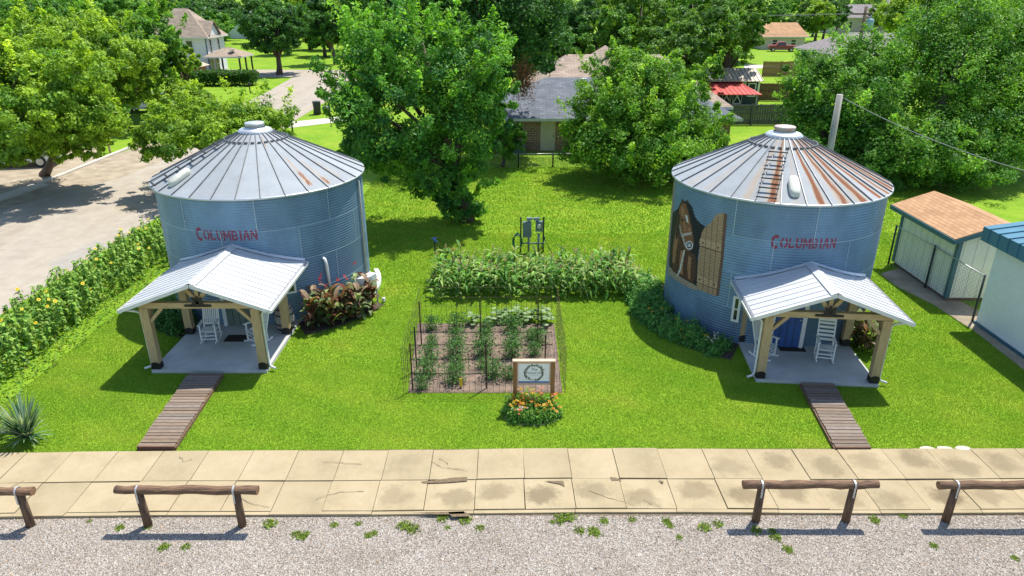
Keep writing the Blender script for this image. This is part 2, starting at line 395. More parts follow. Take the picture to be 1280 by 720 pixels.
sheet('dirt_strip', [at(u, v, .010) for u, v in ((1100, 342), (1128, 334), (1170, 360), (1230, 392), (1300, 450), (1300, 478), (1215, 412), (1165, 380), (1120, 358))], .010, 'dirt')
BINL, BINR = (-8.667, 23.722, 3.38, 3.487, 4.323, 6.03), (8.564, 22.063, 3.234, 3.334, 4.578, 6.19)
def arc(cx, cy, r, a0, a1, n=16): return [(cx + r * math.cos(math.radians(a0 + (a1 - a0) * k / n)), cy + r * math.sin(math.radians(a0 + (a1 - a0) * k / n))) for k in range(n + 1)]
sheet('flower_bed_soil', arc(*BINR[:2], 3.2, -215, -118) + arc(*BINR[:2], 4.45, -118, -215), .012, 'mulch')
sheet('flower_bed_soil', arc(*BINL[:2], 3.3, -62, -20) + arc(*BINL[:2], 4.5, -20, -62), .012, 'mulch')
sheet('flower_bed_soil', arc(*BINL[:2], 3.3, -140, -112) + arc(*BINL[:2], 4.5, -112, -140), .012, 'mulch')

# sidewalk: two rows of slabs laid one by one, slightly out of level
def slab_mat():
    m, nt, b = new_mat('sandy concrete'); b.inputs['Roughness'].default_value = .9; b.inputs['Specular IOR Level'].default_value = .2
    a = nt.nodes.new('ShaderNodeAttribute'); a.attribute_name = 'Col'        # r stain strength, g slab tone
    sp = nt.nodes.new('ShaderNodeSeparateColor'); link(nt, a.outputs['Color'], sp.inputs['Color'])
    n1 = noise(nt, 1.1, 7, .7); n2 = noise(nt, 35, 4, .7); n3 = noise(nt, 3.2, 8, .75)
    c = ramp(nt, n1.outputs['Fac'], [(.3, (.30, .24, .145)), (.5, (.365, .295, .18)), (.75, (.41, .335, .215))])
    g = ramp(nt, n2.outputs['Fac'], [(.3, (.9,) * 3), (.7, (1.06,) * 3)])
    c = mixc(nt, 1, c.outputs['Color'], g.outputs['Color'], 'MULTIPLY')
    uv = nt.nodes.new('ShaderNodeUVMap'); v = nt.nodes.new('ShaderNodeVectorMath'); v.operation = 'LENGTH'; link(nt, uv.outputs['UV'], v.inputs[0])
    w = nt.nodes.new('ShaderNodeMath'); w.operation = 'MULTIPLY_ADD'; link(nt, n3.outputs['Fac'], w.inputs[0]); w.inputs[1].default_value = 1.7; w.inputs[2].default_value = -.85
    ad = nt.nodes.new('ShaderNodeMath'); ad.operation = 'ADD'; link(nt, v.outputs['Value'], ad.inputs[0]); link(nt, w.outputs[0], ad.inputs[1])
    blob = ramp(nt, ad.outputs[0], [(.40, (1, 1, 1)), (.78, (0, 0, 0))])
    k = nt.nodes.new('ShaderNodeMath'); k.operation = 'MULTIPLY'; link(nt, blob.outputs['Color'], k.inputs[0]); link(nt, sp.outputs[0], k.inputs[1])
    c = mixc(nt, k.outputs[0], c, (.145, .11, .065))
    tone = nt.nodes.new('ShaderNodeVectorMath'); tone.operation = 'SCALE'; link(nt, c, tone.inputs[0]); link(nt, sp.outputs[1], tone.inputs['Scale'])
    link(nt, tone.outputs[0], b.inputs['Base Color']); bumpn(nt, b, n3.outputs['Fac'], .12, .02); return m
M['slab'] = slab_mat()
M['crack'] = mat('crack dirt', (.19, .14, .08), (.11, .08, .045), 20, .95)
sheet('sidewalk_bedding', [(-30, 11.40), (0, 11.50), (30, 11.50), (30, 13.80), (0, 13.80), (-30, 13.42)], .012, 'crack')
def ybend(x): return -.013 * max(0, -x) + .02 * math.sin(x * .6)
V, Fa, Cc, UV = [], [], [], []
for row, (y0, y1) in enumerate(((11.63, 12.60), (12.62, 13.73))):
    x = -22.0 + (.02 if row else 0); k = 0
    while x < 22:
        w = 1.06; kx = x + w / 2
        st = 0
        if row == 0 and kx > -2.6: st = rnd.uniform(.35, .85)
        elif row == 0: st = rnd.choice([0, 0, .12])
        elif kx > 4: st = rnd.uniform(.2, .6)
        else: st = rnd.choice([0, 0, .1])
        tn = rnd.uniform(.93, 1.05); dz = rnd.uniform(-.012, .012)
        gp = .007; sh = lambda yy: -.012 * (yy - 12.6) * (1 + (kx > 0))
        q = [(x + gp, y0), (x + w - gp, y0), (x + w - gp, y1 - .012), (x + gp, y1 - .012)]
        n = len(V)
        for (X, Y) in q: V.append((X + sh(Y), Y + ybend(X) + rnd.uniform(-.006, .006), .07 + dz + rnd.uniform(-.006, .006)))
        for (X, Y) in q: V.append((X + sh(Y), V[n + len(V) - n - 4 if 0 else n + (len(V) - n - 4)][1], .01))
        Fa += [(n, n + 1, n + 2, n + 3), (n, n + 4, n + 5, n + 1), (n + 1, n + 5, n + 6, n + 2), (n + 2, n + 6, n + 7, n + 3), (n + 3, n + 7, n + 4, n)]
        Cc += [(st, tn, 0)] * 8; u0 = rnd.uniform(-.3, .3); v0 = rnd.uniform(-.3, .3)
        UV.append([(-.9 + u0, -1 + v0), (.9 + u0, -1 + v0), (.9 + u0, 1 + v0), (-.9 + u0, 1 + v0)])
        x += w; k += 1
# the narrow lip along the gravel
x = -22
while x < 22:
    w = 1.06 * 2; n = len(V); dz = rnd.uniform(-.012, .008)
    for zz in (.062 + dz, .0):
        V += [(X, Y + ybend(X), zz) for X, Y in ((x + .006, 11.53), (x + w - .006, 11.53), (x + w - .006, 11.618), (x + .006, 11.618))]
    Fa += [(n, n + 1, n + 2, n + 3), (n, n + 4, n + 5, n + 1), (n + 1, n + 5, n + 6, n + 2), (n + 2, n + 6, n + 7, n + 3), (n + 3, n + 7, n + 4, n)]
    Cc += [(0, rnd.uniform(.93, 1.05), 0)] * 8; UV.append([(3, 3)] * 4); x += w
me = np_mesh('sidewalk', np.array(V), np.array(Fa), np.array(Cc), 'slab')
ul = me.uv_layers.new(name='UVMap')
for i, q in enumerate(UV):
    for k, li in enumerate(me.polygons[i * 5].loop_indices): ul.data[li].uv = q[k]
tag(put('sidewalk', me), kind='structure')
# cracks and broken corners of the slabs
mb = MB()
def crack(px, w=.012):
    pts = [at(u, v, .088) for u, v in px]; out = []
    for i in range(len(pts) - 1):
        p, q = pts[i], pts[i + 1]; n = 4
        for k in range(n): out.append(p.lerp(q, k / n) + Vector((rnd.uniform(-.02, .02), rnd.uniform(-.02, .02), 0)))
    out.append(pts[-1])
    for i in range(len(out) - 1):
        d = (out[i + 1] - out[i]).normalized(); s = Vector((-d.y, d.x, 0)) * w / 2 * rnd.uniform(.5, 1.3)
        mb.add([out[i] - s, out[i + 1] - s * .8, out[i + 1] + s * .8, out[i] + s], [(0, 1, 2, 3)])
for px in (((540, 576), (552, 584), (584, 588)), ((395, 623), (425, 615), (455, 614)), ((405, 577), (425, 578), (452, 580)), ((805, 624), (812, 628), (828, 634)), ((550, 573), (560, 580)), ((225, 570), (230, 577), (240, 573)), ((735, 613), (760, 622), (792, 630)), ((12, 610), (30, 600)), ((300, 622), (318, 630), (338, 634))): crack(px)
for px in (((526, 602), (545, 600), (565, 597), (584, 596), (584, 601), (560, 603), (530, 604)), ((762, 596), (770, 597), (778, 600), (765, 601)), ((822, 599), (830, 602), (828, 604)), ((680, 601), (704, 601), (706, 608), (700, 605), (690, 603)), ((515, 641), (535, 640), (580, 639), (581, 642), (550, 643)), ((560, 640), (580, 639), (590, 645), (565, 646))):
    mb.add([at(u, v, .089) for u, v in px], [tuple(range(len(px)))])
tag(mb.build('sidewalk_cracks', 'crack'), kind='structure')

# ------------------------------------------------------------------ grass blades and gravel stones (uncountable)
PORCH_L, PORCH_R = (-8.65, 17.5, 0.0), (8.47, 16.85, math.radians(-5.0))
WALK_L = [at(u, v) for u, v in ((237, 471), (279, 471), (219, 563), (173, 563))]
WALK_R = [at(u, v) for u, v in ((1000, 483), (1041, 484), (1087, 564), (1043, 564))]
def in_poly(X, Y, poly):
    r = np.zeros(len(X), bool); n = len(poly)
    for i in range(n):
        x0, y0 = poly[i][0], poly[i][1]; x1, y1 = poly[i - 1][0], poly[i - 1][1]
        c = ((y0 > Y) != (y1 > Y)) & (X < (x1 - x0) * (Y - y0) / ((y1 - y0) or 1e-9) + x0); r ^= c
    return r
def rot_rect(cx, cy, rz, x0, x1, y0, y1):
    c, s = math.cos(rz), math.sin(rz)
    return [(cx + x * c - y * s, cy + x * s + y * c) for x, y in ((x0, y0), (x1, y0), (x1, y1), (x0, y1))]
SOILP = [at(u, v) for u, v in ((510, 491), (703, 491), (693, 404), (522, 404))]
DIRTP = [at(u, v) for u, v in ((1100, 342), (1128, 334), (1170, 360), (1230, 392), (1300, 450), (1300, 478), (1215, 412), (1165, 380), (1120, 358))]
HOLES = [rot_rect(*PORCH_L, -1.67, 1.67, -.12, 3.2), rot_rect(*PORCH_R, -1.67, 1.67, -.12, 3.2), WALK_L, WALK_R, DIRTP]
def blades(name, x0, x1, y0, y1, dens, h, w, soft=()):
    n = int((x1 - x0) * (y1 - y0) * dens); X = NP.uniform(x0, x1, n); Y = NP.uniform(y0, y1, n)
    ok = (X > -13.45 + .02 * np.sin(Y * 3)) & (X < 40) & (Y > 13.755 + np.where(X < 0, .013 * X, 0) + .025 * np.sin(X * 5 + 2 * np.sin(X * 1.7)))
    for c in (BINL, BINR): ok &= np.hypot(X - c[0], Y - c[1]) > c[2] + .15
    for p in HOLES: ok &= ~in_poly(X, Y, p)
    soil = in_poly(X, Y, SOILP); ok &= ~(soil & (NP.random(n) > .04))
    ok &= ~((X > -2.9) & (X < 4.6) & (Y > 22.6) & (Y < 26.3) & (NP.random(n) > .3))
    for c, a0, a1 in ((BINR, -215, -118), (BINL, -62, -20), (BINL, -140, -112)):
        a = np.degrees(np.arctan2(Y - c[1], X - c[0])); a = np.where(a > 60, a - 360, a)
        ok &= ~((a > a0) & (a < a1) & (np.hypot(X - c[0], Y - c[1]) < 4.4))
    pn = np.sin(X * 1.3 + 2 * np.sin(Y * .7)) * np.sin(Y * 1.1 + 1.7 * np.sin(X * .45)) + .6 * np.sin(X * 3.1 + Y * 1.9) * np.sin(Y * 2.7 - X * 1.2)
    X, Y, pn = X[ok], Y[ok], pn[ok]; n = len(X); th = NP.uniform(0, 2 * PI, n); hh = h * (.55 + .7 * NP.random(n)) ; ww = w * (.7 + .6 * NP.random(n))
    lean = NP.normal(size=(n, 2)) * .4 * hh[:, None]
    B = np.stack([X, Y, np.zeros(n)], 1); T = np.stack([np.cos(th), np.sin(th), np.zeros(n)], 1) * ww[:, None] * .5
    tip = B + np.concatenate([lean, hh[:, None]], 1)
    V = np.stack([B - T, B + T, tip], 1).reshape(-1, 3)
    mow = .16 * np.sin((X * .35 + Y * .9) * 2 * PI / 1.15); dry = np.clip(.26 + .34 * pn + mow + .16 * NP.normal(size=n), 0, 1)[:, None]
    col = np.array([[.19, .365, .028]]) * (1 - dry) + np.array([[.36, .44, .06]]) * dry
    straw = (NP.random(n) < .012 + .07 * np.clip(pn - .55, 0, 1))[:, None]; col = np.where(straw, np.array([[.46, .42, .17]]), col)
    col = np.clip(col * (1 + .12 * NP.normal(size=(n, 1))), .005, 1)
    o = put(name, np_mesh(name, V, np.arange(3 * n).reshape(n, 3), np.repeat(col, 3, 0), 'blade')); o['kind'] = 'stuff'
blades('lawn_grass', -13.6, 16, 13.5, 18, 4200, .032, .011)
blades('lawn_grass', -13.6, 16, 18, 23, 2200, .04, .015)
blades('lawn_grass', -13.6, 18, 23, 30, 1000, .05, .026)
blades('lawn_grass', -8, 22, 30, 46, 300, .06, .045)
def stones(n):
    X = NP.uniform(-11.5, 11.5, n); Y = 9.6 + 1.97 * NP.random(n) ** 1.0
    s = (.006 + .010 * NP.random(n) ** 2) * np.where(NP.random(n) < .02, 1.9, 1); base = np.array([(1, 0, 0), (0, 1, 0), (-1, 0, 0), (0, -1, 0), (0, 0, .8), (0, 0, -.8)])
    V = base[None] * s[:, None, None] * (1 + .45 * NP.normal(size=(n, 6, 3)).clip(-1, 1)); th = NP.uniform(0, 2 * PI, n)
    c, sn = np.cos(th)[:, None], np.sin(th)[:, None]; x = V[..., 0] * c - V[..., 1] * sn; y = V[..., 0] * sn + V[..., 1] * c
    V = np.stack([x + X[:, None], y + Y[:, None], V[..., 2] + .01], 2)
    fb = np.array([(0, 1, 4), (1, 2, 4), (2, 3, 4), (3, 0, 4), (1, 0, 5), (2, 1, 5), (3, 2, 5), (0, 3, 5)])
    Fc = (fb[None] + (np.arange(n) * 6)[:, None, None]).reshape(-1, 3)
    pat = np.clip(.5 + .35 * np.sin(X * .9 + 1.3 * np.sin(Y * 2.3)) * np.sin(Y * 3.1 + .7 * X) , 0, 1); edge = np.clip((Y - 11.15) / .4, 0, 1); t = (NP.random((n, 1)) * .8 + .2 * pat[:, None]); col = np.array([[.25, .21, .165]]) * (1 - t) + np.array([[.63, .565, .485]]) * t; col = col * (1 - .35 * edge[:, None] * np.array([[.2, .4, .7]]))
    dk = NP.random((n, 1)) < .10; col = np.where(dk, col * .42, col); warm = NP.random((n, 1)) < .12; col = np.where(warm, col * np.array([[1.05, .82, .6]]), col)
    o = put('gravel', np_mesh('gravel', V.reshape(-1, 3), Fc, np.repeat(col, 6, 0), 'stone')); o['kind'] = 'stuff'
stones(52000)

# ================================================================== GRAIN BINS
PITCHC = .085
def wall_r(R, z): return R + .008 * np.sin(2 * PI * z / PITCHC)
def bin_wall(R, ze, seed):
    g = np.random.default_rng(seed); n = 240; nz = int(ze / (PITCHC / 6)); Z = np.linspace(0, ze, nz + 1); T = np.linspace(0, 2 * PI, n, endpoint=False)
    r = wall_r(R, Z); V = np.stack([(r[:, None] * np.cos(T)).ravel(), (r[:, None] * np.sin(T)).ravel(), np.repeat(Z, n)], 1)
    i, k = np.meshgrid(np.arange(nz), np.arange(n), indexing='ij'); k2 = (k + 1) % n
    Fc = np.stack([i * n + k, i * n + k2, (i + 1) * n + k2, (i + 1) * n + k], 2).reshape(-1, 4)
    ring = np.minimum((Z / (ze / 4)).astype(int), 3); pan = ((np.degrees(T)[None] + ring[:, None] * 21 + seed * 13) // 40).astype(int) % 9
    tone = g.uniform(.80, 1.14, (4, 9))[ring[:, None], pan]
    col = np.stack([.155 * tone, .255 * tone, .365 * tone], 2).reshape(-1, 3)
    return np_mesh('wall', V, Fc, col, 'galvwall', True)
m = attr_mat('corrugated galvanised wall', .5, .3, .22, 1.6, mapping=(1, 1, .5)); M['galvwall'] = m
M['paintcell'] = attr_mat('mural paint', .6, 0, .1, 14)
M['roofskin'] = attr_mat('galvanised roof skin', .75, 0, .10, 2.2, spec=.2)
def frame_pt(th, r, s, z):
    return (r * math.cos(th) - s * math.sin(th), r * math.sin(th) + s * math.cos(th), z)
def fbox(mb, deg, r0, r1, s0, s1, z0, z1, mi=0):
    th = math.radians(deg); P = [frame_pt(th, r, s, z) for z in (z0, z1) for r, s in ((r0, s0), (r1, s0), (r1, s1), (r0, s1))]
    return mb.add(P, [(3, 2, 1, 0), (4, 5, 6, 7), (0, 1, 5, 4), (1, 2, 6, 5), (2, 3, 7, 6), (3, 0, 4, 7)], mi)
def paint(name, parent, R, t0, t1, z0, z1, func, step=.012, lift=.004):
    """paint on the corrugated wall: func(theta_deg, z) -> mask, rgb"""
    dt = math.degrees(step / R); dz = PITCHC / 6; T = np.arange(t0, t1, dt); Z = np.arange(round(z0 / dz) * dz, z1, dz)
    TT, ZZ = np.meshgrid(T, Z); tt, zz = TT.ravel(), ZZ.ravel(); mask, rgb = func(tt + dt / 2, zz + dz / 2)
    tt, zz, rgb = tt[mask], zz[mask], rgb[mask]; n = len(tt); V = []
    for a, b in ((0, 0), (1, 0), (1, 1), (0, 1)):
        th = np.radians(tt + a * dt); z = zz + b * dz; r = wall_r(R, z) + lift; V.append(np.stack([r * np.cos(th), r * np.sin(th), z], 1))
    V = np.stack(V, 1).reshape(-1, 3)
    return put(name, np_mesh(name, V, np.arange(4 * n).reshape(n, 4), np.repeat(rgb, 4, 0), 'paintcell'), parent)
def text_tris(s, bold=.02):
    cu = bpy.data.curves.new('lettering', 'FONT'); cu.body = s; cu.size = 1; cu.offset = bold; cu.align_x = 'LEFT'; cu.resolution_u = 3
    o = bpy.data.objects.new('lettering', cu); COL.objects.link(o)
    dg = bpy.context.evaluated_depsgraph_get(); me = o.evaluated_get(dg).to_mesh(); me.calc_loop_triangles()
    P = np.array([v.co[:2] for v in me.vertices]); T = np.array([t.vertices[:] for t in me.loop_triangles])
    out = P[T]; o.evaluated_get(dg).to_mesh_clear(); bpy.data.objects.remove(o); bpy.data.curves.remove(cu); return out
def in_tris(x, y, tris):
    r = np.zeros(len(x), bool)
    for a, b, c in tris:
        d1 = (x - b[0]) * (a[1] - b[1]) - (a[0] - b[0]) * (y - b[1]); d2 = (x - c[0]) * (b[1] - c[1]) - (b[0] - c[0]) * (y - c[1]); d3 = (x - a[0]) * (c[1] - a[1]) - (c[0] - a[0]) * (y - a[1])
        r |= ~(((d1 < 0) | (d2 < 0) | (d3 < 0)) & ((d1 > 0) | (d2 > 0) | (d3 > 0)))
    return r
GLYPH = {  # heavy stencil capitals: (x0, y0, x1, y1, half width) strokes and ('o', cx, cy, rx, ry, half width, a0, a1) arcs in a 0.8 x 1 box
 'C': [('o', .42, .5, .34, .43, .10, .14, .86)], 'O': [('o', .42, .5, .34, .43, .10, -.21, .21), ('o', .42, .5, .34, .43, .10, .29, .71)],
 'L': [(.18, .06, .18, .94, .105), (.32, .09, .70, .09, .085), (.66, .1, .66, .26, .05)], 'U': [(.15, .36, .15, .96, .10), (.66, .36, .66, .96, .085), ('o', .405, .36, .255, .28, .085, .54, .96)],
 'M': [(.08, .04, .08, .96, .085), (.74, .04, .74, .96, .085), (.17, .92, .41, .30, .075), (.41, .30, .65, .92, .075)],
 'B': [(.16, .05, .16, .95, .10), (.30, .93, .46, .93, .065), (.30, .51, .46, .51, .06), (.30, .07, .46, .07, .065), ('o', .46, .72, .19, .21, .08, -.25, .25), ('o', .46, .28, .22, .21, .085, -.25, .25)],
 'I': [(.4, .05, .4, .95, .105)], 'A': [(.10, .04, .37, .95, .075), (.47, .95, .72, .04, .10), (.27, .33, .58, .33, .055)], 'N': [(.12, .04, .12, .96, .075), (.70, .04, .70, .96, .075), (.16, .93, .66, .07, .10)]}
def in_glyph(ch, x, y):
    r = np.zeros(len(x), bool)
    for q in GLYPH[ch]:
        if q[0] == 'o':
            _, cx, cy, rx, ry, hw, a0, a1 = q; e = np.hypot((x - cx) / rx, (y - cy) / ry); t = np.arctan2((y - cy) / ry, (x - cx) / rx) / (2 * PI); t = np.where(t < a0, t + 1, t)
            r |= (np.abs(e - 1) * min(rx, ry) < hw) & (t < a1)
        else:
            x0, y0, x1, y1, hw = q; dx, dy = x1 - x0, y1 - y0; k = np.clip(((x - x0) * dx + (y - y0) * dy) / (dx * dx + dy * dy), 0, 1); r |= np.hypot(x - x0 - k * dx, y - y0 - k * dy) < hw
    return r
def lettering(parent, R, t0, t1, zb, hgt):
    W = math.radians(t1 - t0) * R; word = 'COLUMBIAN'; wid = [1.12, 1, .9, 1, 1.08, .95, .55, 1, 1]; tot = sum(wid); xs = np.cumsum([0] + wid) / tot * W
    def f(t, z):
        x = np.radians(t - t0) * R; y = z - zb; m = np.zeros(len(t), bool)
        for i, ch in enumerate(word):
            w = (xs[i + 1] - xs[i]); sc = 1.32 if i == 0 else 1.0; off = .4 if ch == 'I' else 0
            gx = (x - xs[i]) / w * .9 if ch != 'I' else .4 + (x - (xs[i] + xs[i + 1]) / 2) / (W / tot) * .9
            k = (x > xs[i] - .01) & (x < xs[i + 1] + .01); g = in_glyph(ch, gx[k], (y[k] + hgt * (.14 if i == 0 else 0)) / (hgt * sc)); m[k] |= g
        m &= NP.random(len(t)) > .10
        return m, np.clip(np.array([[.27, .03, .055]]) * (1 + .2 * NP.normal(size=(len(t), 1))), .01, 1) * np.ones((len(t), 3))
    paint('lettering', parent, R, t0 - .5, t1 + .5, zb - .1, zb + hgt * 1.35, f, .011)

def grain_bin(spec, label, seed, rust, ladder_deg, hatch_deg):
    cx, cy, R, Re, ze, zt = spec; t = thing('grain_bin', label, 'grain bin', (cx, cy, 0), 0, 'corrugated steel grain bins')
    put('wall', bin_wall(R, ze - .02, seed), t)
    # cone roof in 30 sheets
    NPAN, rc = 30, .55; zc = zt - .30; n, m_ = 720, 28
    T = np.linspace(0, 2 * PI, n, endpoint=False); S = np.linspace(0, 1, m_ + 1); r = Re + (rc - Re) * S; z = ze + (zc - ze) * S
    V = np.stack([(r[:, None] * np.cos(T)).ravel(), (r[:, None] * np.sin(T)).ravel(), np.repeat(z, n)], 1)
    i, k = np.meshgrid(np.arange(m_), np.arange(n), indexing='ij'); k2 = (k + 1) % n
    Fc = np.stack([i * n + k, i * n + k2, (i + 1) * n + k2, (i + 1) * n + k], 2).reshape(-1, 4)
    deg = np.degrees(T); deg = np.where(deg > 150, deg - 360, deg)
    tone = np.random.default_rng(seed).uniform(.9, 1.08, NPAN)[((deg + 360) / 12).astype(int) % NPAN]
    base = np.array([.30, .325, .345])[None, None] * tone[None, :, None] * np.ones((m_ + 1, 1, 1))
    rr = rust(deg[None, :] * np.ones((m_ + 1, 1)), S[:, None] * np.ones((1, n)))[..., None]
    halo = np.clip(rr[..., 0] * 2.4, 0, 1)[..., None]; core = np.clip((rr - .42) * 4, 0, 1)
    col = base * (1 - .55 * halo) + np.array([.40, .27, .14]) * .55 * halo; col = col * (1 - core) + np.array([.19, .068, .028]) * core
    rf = put('roof', np_mesh('roof', V, Fc, col.reshape(-1, 3), 'roofskin'), t)
    mb = MB()
    for k in range(NPAN):
        a = 2 * PI * k / NPAN; c, s = math.cos(a), math.sin(a); mb.bar((Re * 1.004 * c, Re * 1.004 * s, ze + .018), (rc * c, rc * s, zc + .02), .020, .034)
    mb.build('roof_rib', 'ribsteel', rf)
    MB().lathe([(Re - .02, ze - .05), (Re + .012, ze - .045), (Re + .012, ze + .006), (Re - .02, ze + .012)], 120).build('eave_trim', 'galv', rf)
    sb = MB()                                                              # short brackets round the collar
    for k in range(NPAN):
        a = 2 * PI * (k + .5) / NPAN; rr_ = 1.02; zz = ze + (zc - ze) * (Re - rr_) / (Re - rc) + .03
        c, s = math.cos(a), math.sin(a); d = .055
        sb.bar((rr_ * c + s * d, rr_ * s - c * d, zz), (rr_ * c - s * d, rr_ * s + c * d, zz), .05, .05)
    sb.build('snow_bracket', 'ribsteel', rf)
    cap = MB().lathe([(rc + .02, zc - .06), (rc + .03, zc + .03), (rc - .06, zc + .10), (.34, zc + .12), (.33, zc + .15)], 40).build('roof_collar', 'galv', rf)
    MB().lathe([(.30, zc + .13), (.30, zt - .08), (.325, zt - .07), (.325, zt - .02), (.30, zt), (.0, zt + .015)], 36).build('roof_cap', 'galv' if seed == 1 else 'rusty', rf)
    la = MB(); a = math.radians(ladder_deg); hw = .25
    def rp(deg_, s_, rad, lift): zz = ze + (zc - ze) * (Re - rad) / (Re - rc) + lift; q = frame_pt(math.radians(deg_), rad, s_, zz); return q
    for s_ in (-hw, hw): la.tube([rp(ladder_deg, s_, Re - .02, .10), rp(ladder_deg, s_, 1.05, .10)], .007, 6)
    lad = la.build('roof_ladder', 'black', t)
    rg = MB()
    for q in np.linspace(Re - .04, 1.35, 6): rg.bar(rp(ladder_deg, -hw - .03, q, .115), rp(ladder_deg, hw + .03, q, .115), .05, .03)
    rg.build('rung', 'black', lad)
    hb = MB(); th = math.radians(hatch_deg); prof = []
    ring = [(math.cos(2 * PI * k / 24), math.sin(2 * PI * k / 24)) for k in range(24)]
    for sc, hh in ((1.0, 0), (1.0, .10), (.86, .16), (0.0, .18)):
        for c_, s_ in ring:
            e = 3.2; x = math.copysign(abs(c_) ** (2 / e), c_) * .36 * sc; y = math.copysign(abs(s_) ** (2 / e), s_) * .155 * sc
            prof.append(rp(hatch_deg, y, Re - .62 - x, hh + .02))
    fs = [(i * 24 + k, i * 24 + (k + 1) % 24, (i + 1) * 24 + (k + 1) % 24, (i + 1) * 24 + k) for i in range(3) for k in range(24)]
    hb.add(prof, fs, 0, True).build('roof_hatch', 'hatch', t)
    # lap seams with bolts
    se = MB(); g = random.Random(seed + 40)
    for ring_ in range(4):
        z0, z1 = ze / 4 * ring_ + .03, ze / 4 * (ring_ + 1) - .03
        for p in range(9):
            dg_ = p * 40 - ring_ * 21 - seed * 13
            if (seed == 2 and not -130 < (dg_ + 195) % 360 - 195 < 165) or (seed == 1 and not -148 < (dg_ + 195) % 360 - 195 < 165): continue
            fbox(se, dg_, R - .004, R + .0095, -.010, .010, z0, z1)
            for q in range(11): fbox(se, dg_, R + .009, R + .017, -.013, .013, z0 + (q + .4) * (z1 - z0) / 11, z0 + (q + .4) * (z1 - z0) / 11 + .024)
        if ring_:
            zr_ = ze / 4 * ring_; a0, a1 = (-130, 164) if seed == 2 else (-148, 166)
            for q in range(a0, a1, 2):
                for (ra, za), (rb_, zb_) in (((R + .006, zr_ - .010), (R + .0105, zr_)), ((R + .0105, zr_), (R + .006, zr_ + .010))):
                    A, B = math.radians(q), math.radians(q + 2); se.add([(ra * math.cos(A), ra * math.sin(A), za), (ra * math.cos(B), ra * math.sin(B), za), (rb_ * math.cos(B), rb_ * math.sin(B), zb_), (rb_ * math.cos(A), rb_ * math.sin(A), zb_)], [(0, 1, 2, 3)])
    se.build('lap_seam', 'seamsteel', t)
    return t
M['ribsteel'] = mat('rib steel', (.20, .21, .22), (.12, .12, .125), 4, .5, metal=.4)
M['seamsteel'] = mat('seam steel', (.38, .48, .56), (.3, .4, .48), 3, .45, metal=.3)
def vnoise(x, y, s):        # cheap smooth noise for rust
    return np.sin(x * 1.7 + s) * np.sin(y * 3.1 + s * 2) + .5 * np.sin(x * 4.3 + 1.3 * s) * np.sin(y * 7.7 + s) + .25 * np.sin(x * 9.1 - s) * np.sin(y * 17 + s)
def rust_left(d, S):
    r = np.zeros_like(d)
    for dc, s0, s1, w, k in ((-44, .10, .30, 1.6, 1.0), (-44, .25, .55, 1.2, .55), (-33, .04, .16, 1.7, .9), (-33, .15, .5, 1.0, .5), (-22, .1, .4, 1.4, .4), (-58, .75, .95, 2.0, .6)):
        r = np.maximum(r, k * np.exp(-((d - dc) / w) ** 2) * ((S > s0) & (S < s1)) * np.clip(.75 + .35 * vnoise(d * 2, S * 14, dc), 0, 1.2))
    return r + .06 * np.clip(vnoise(d, S * 3, 3), 0, 1)
def rust_right(d, S):
    f = (d / 12) % 1; p = np.floor(d / 12)
    mid = .62 + .05 * np.sin(p * 2.3) + .02 * np.sin(S * 9 + p); w = .19 + .05 * np.sin(p * 1.7)
    st = np.exp(-((f - mid) / w) ** 2)
    right = np.clip((d + 104) / 10, 0, 1) * np.clip((60 - d) / 25, 0, 1)
    amp = right * (.92 + .2 * np.sin(p * 3.7)) + (1 - right) * np.where(((p.astype(int) % 3) != 0) & (d < -100) & (d > -170), .30 + .1 * np.sin(p * 5), 0)
    amp = np.where(np.abs(p + 10) < .5, .85, amp)
    return np.clip(st * amp * np.clip(.95 + .22 * vnoise(d, S * 6, 1) - .25 * np.clip(S - .8, 0, 1) * 4, 0, 1.3) + .10 * right * np.clip(vnoise(d * .7, S * 4, 5), 0, 1), 0, 1.2)
binL = grain_bin(BINL, 'corrugated steel grain bin with a clean grey roof and a grey green door', 1, rust_left, -142, -128)
binR = grain_bin(BINR, 'corrugated steel grain bin with rust streaked roof and a horse painted on its wall', 2, rust_right, -115, -101)
lettering(binL, BINL[2], -109.2, -75.8, 3.0, .30)
lettering(binR, BINR[2], -109.5, -76.4, 3.27, .30)

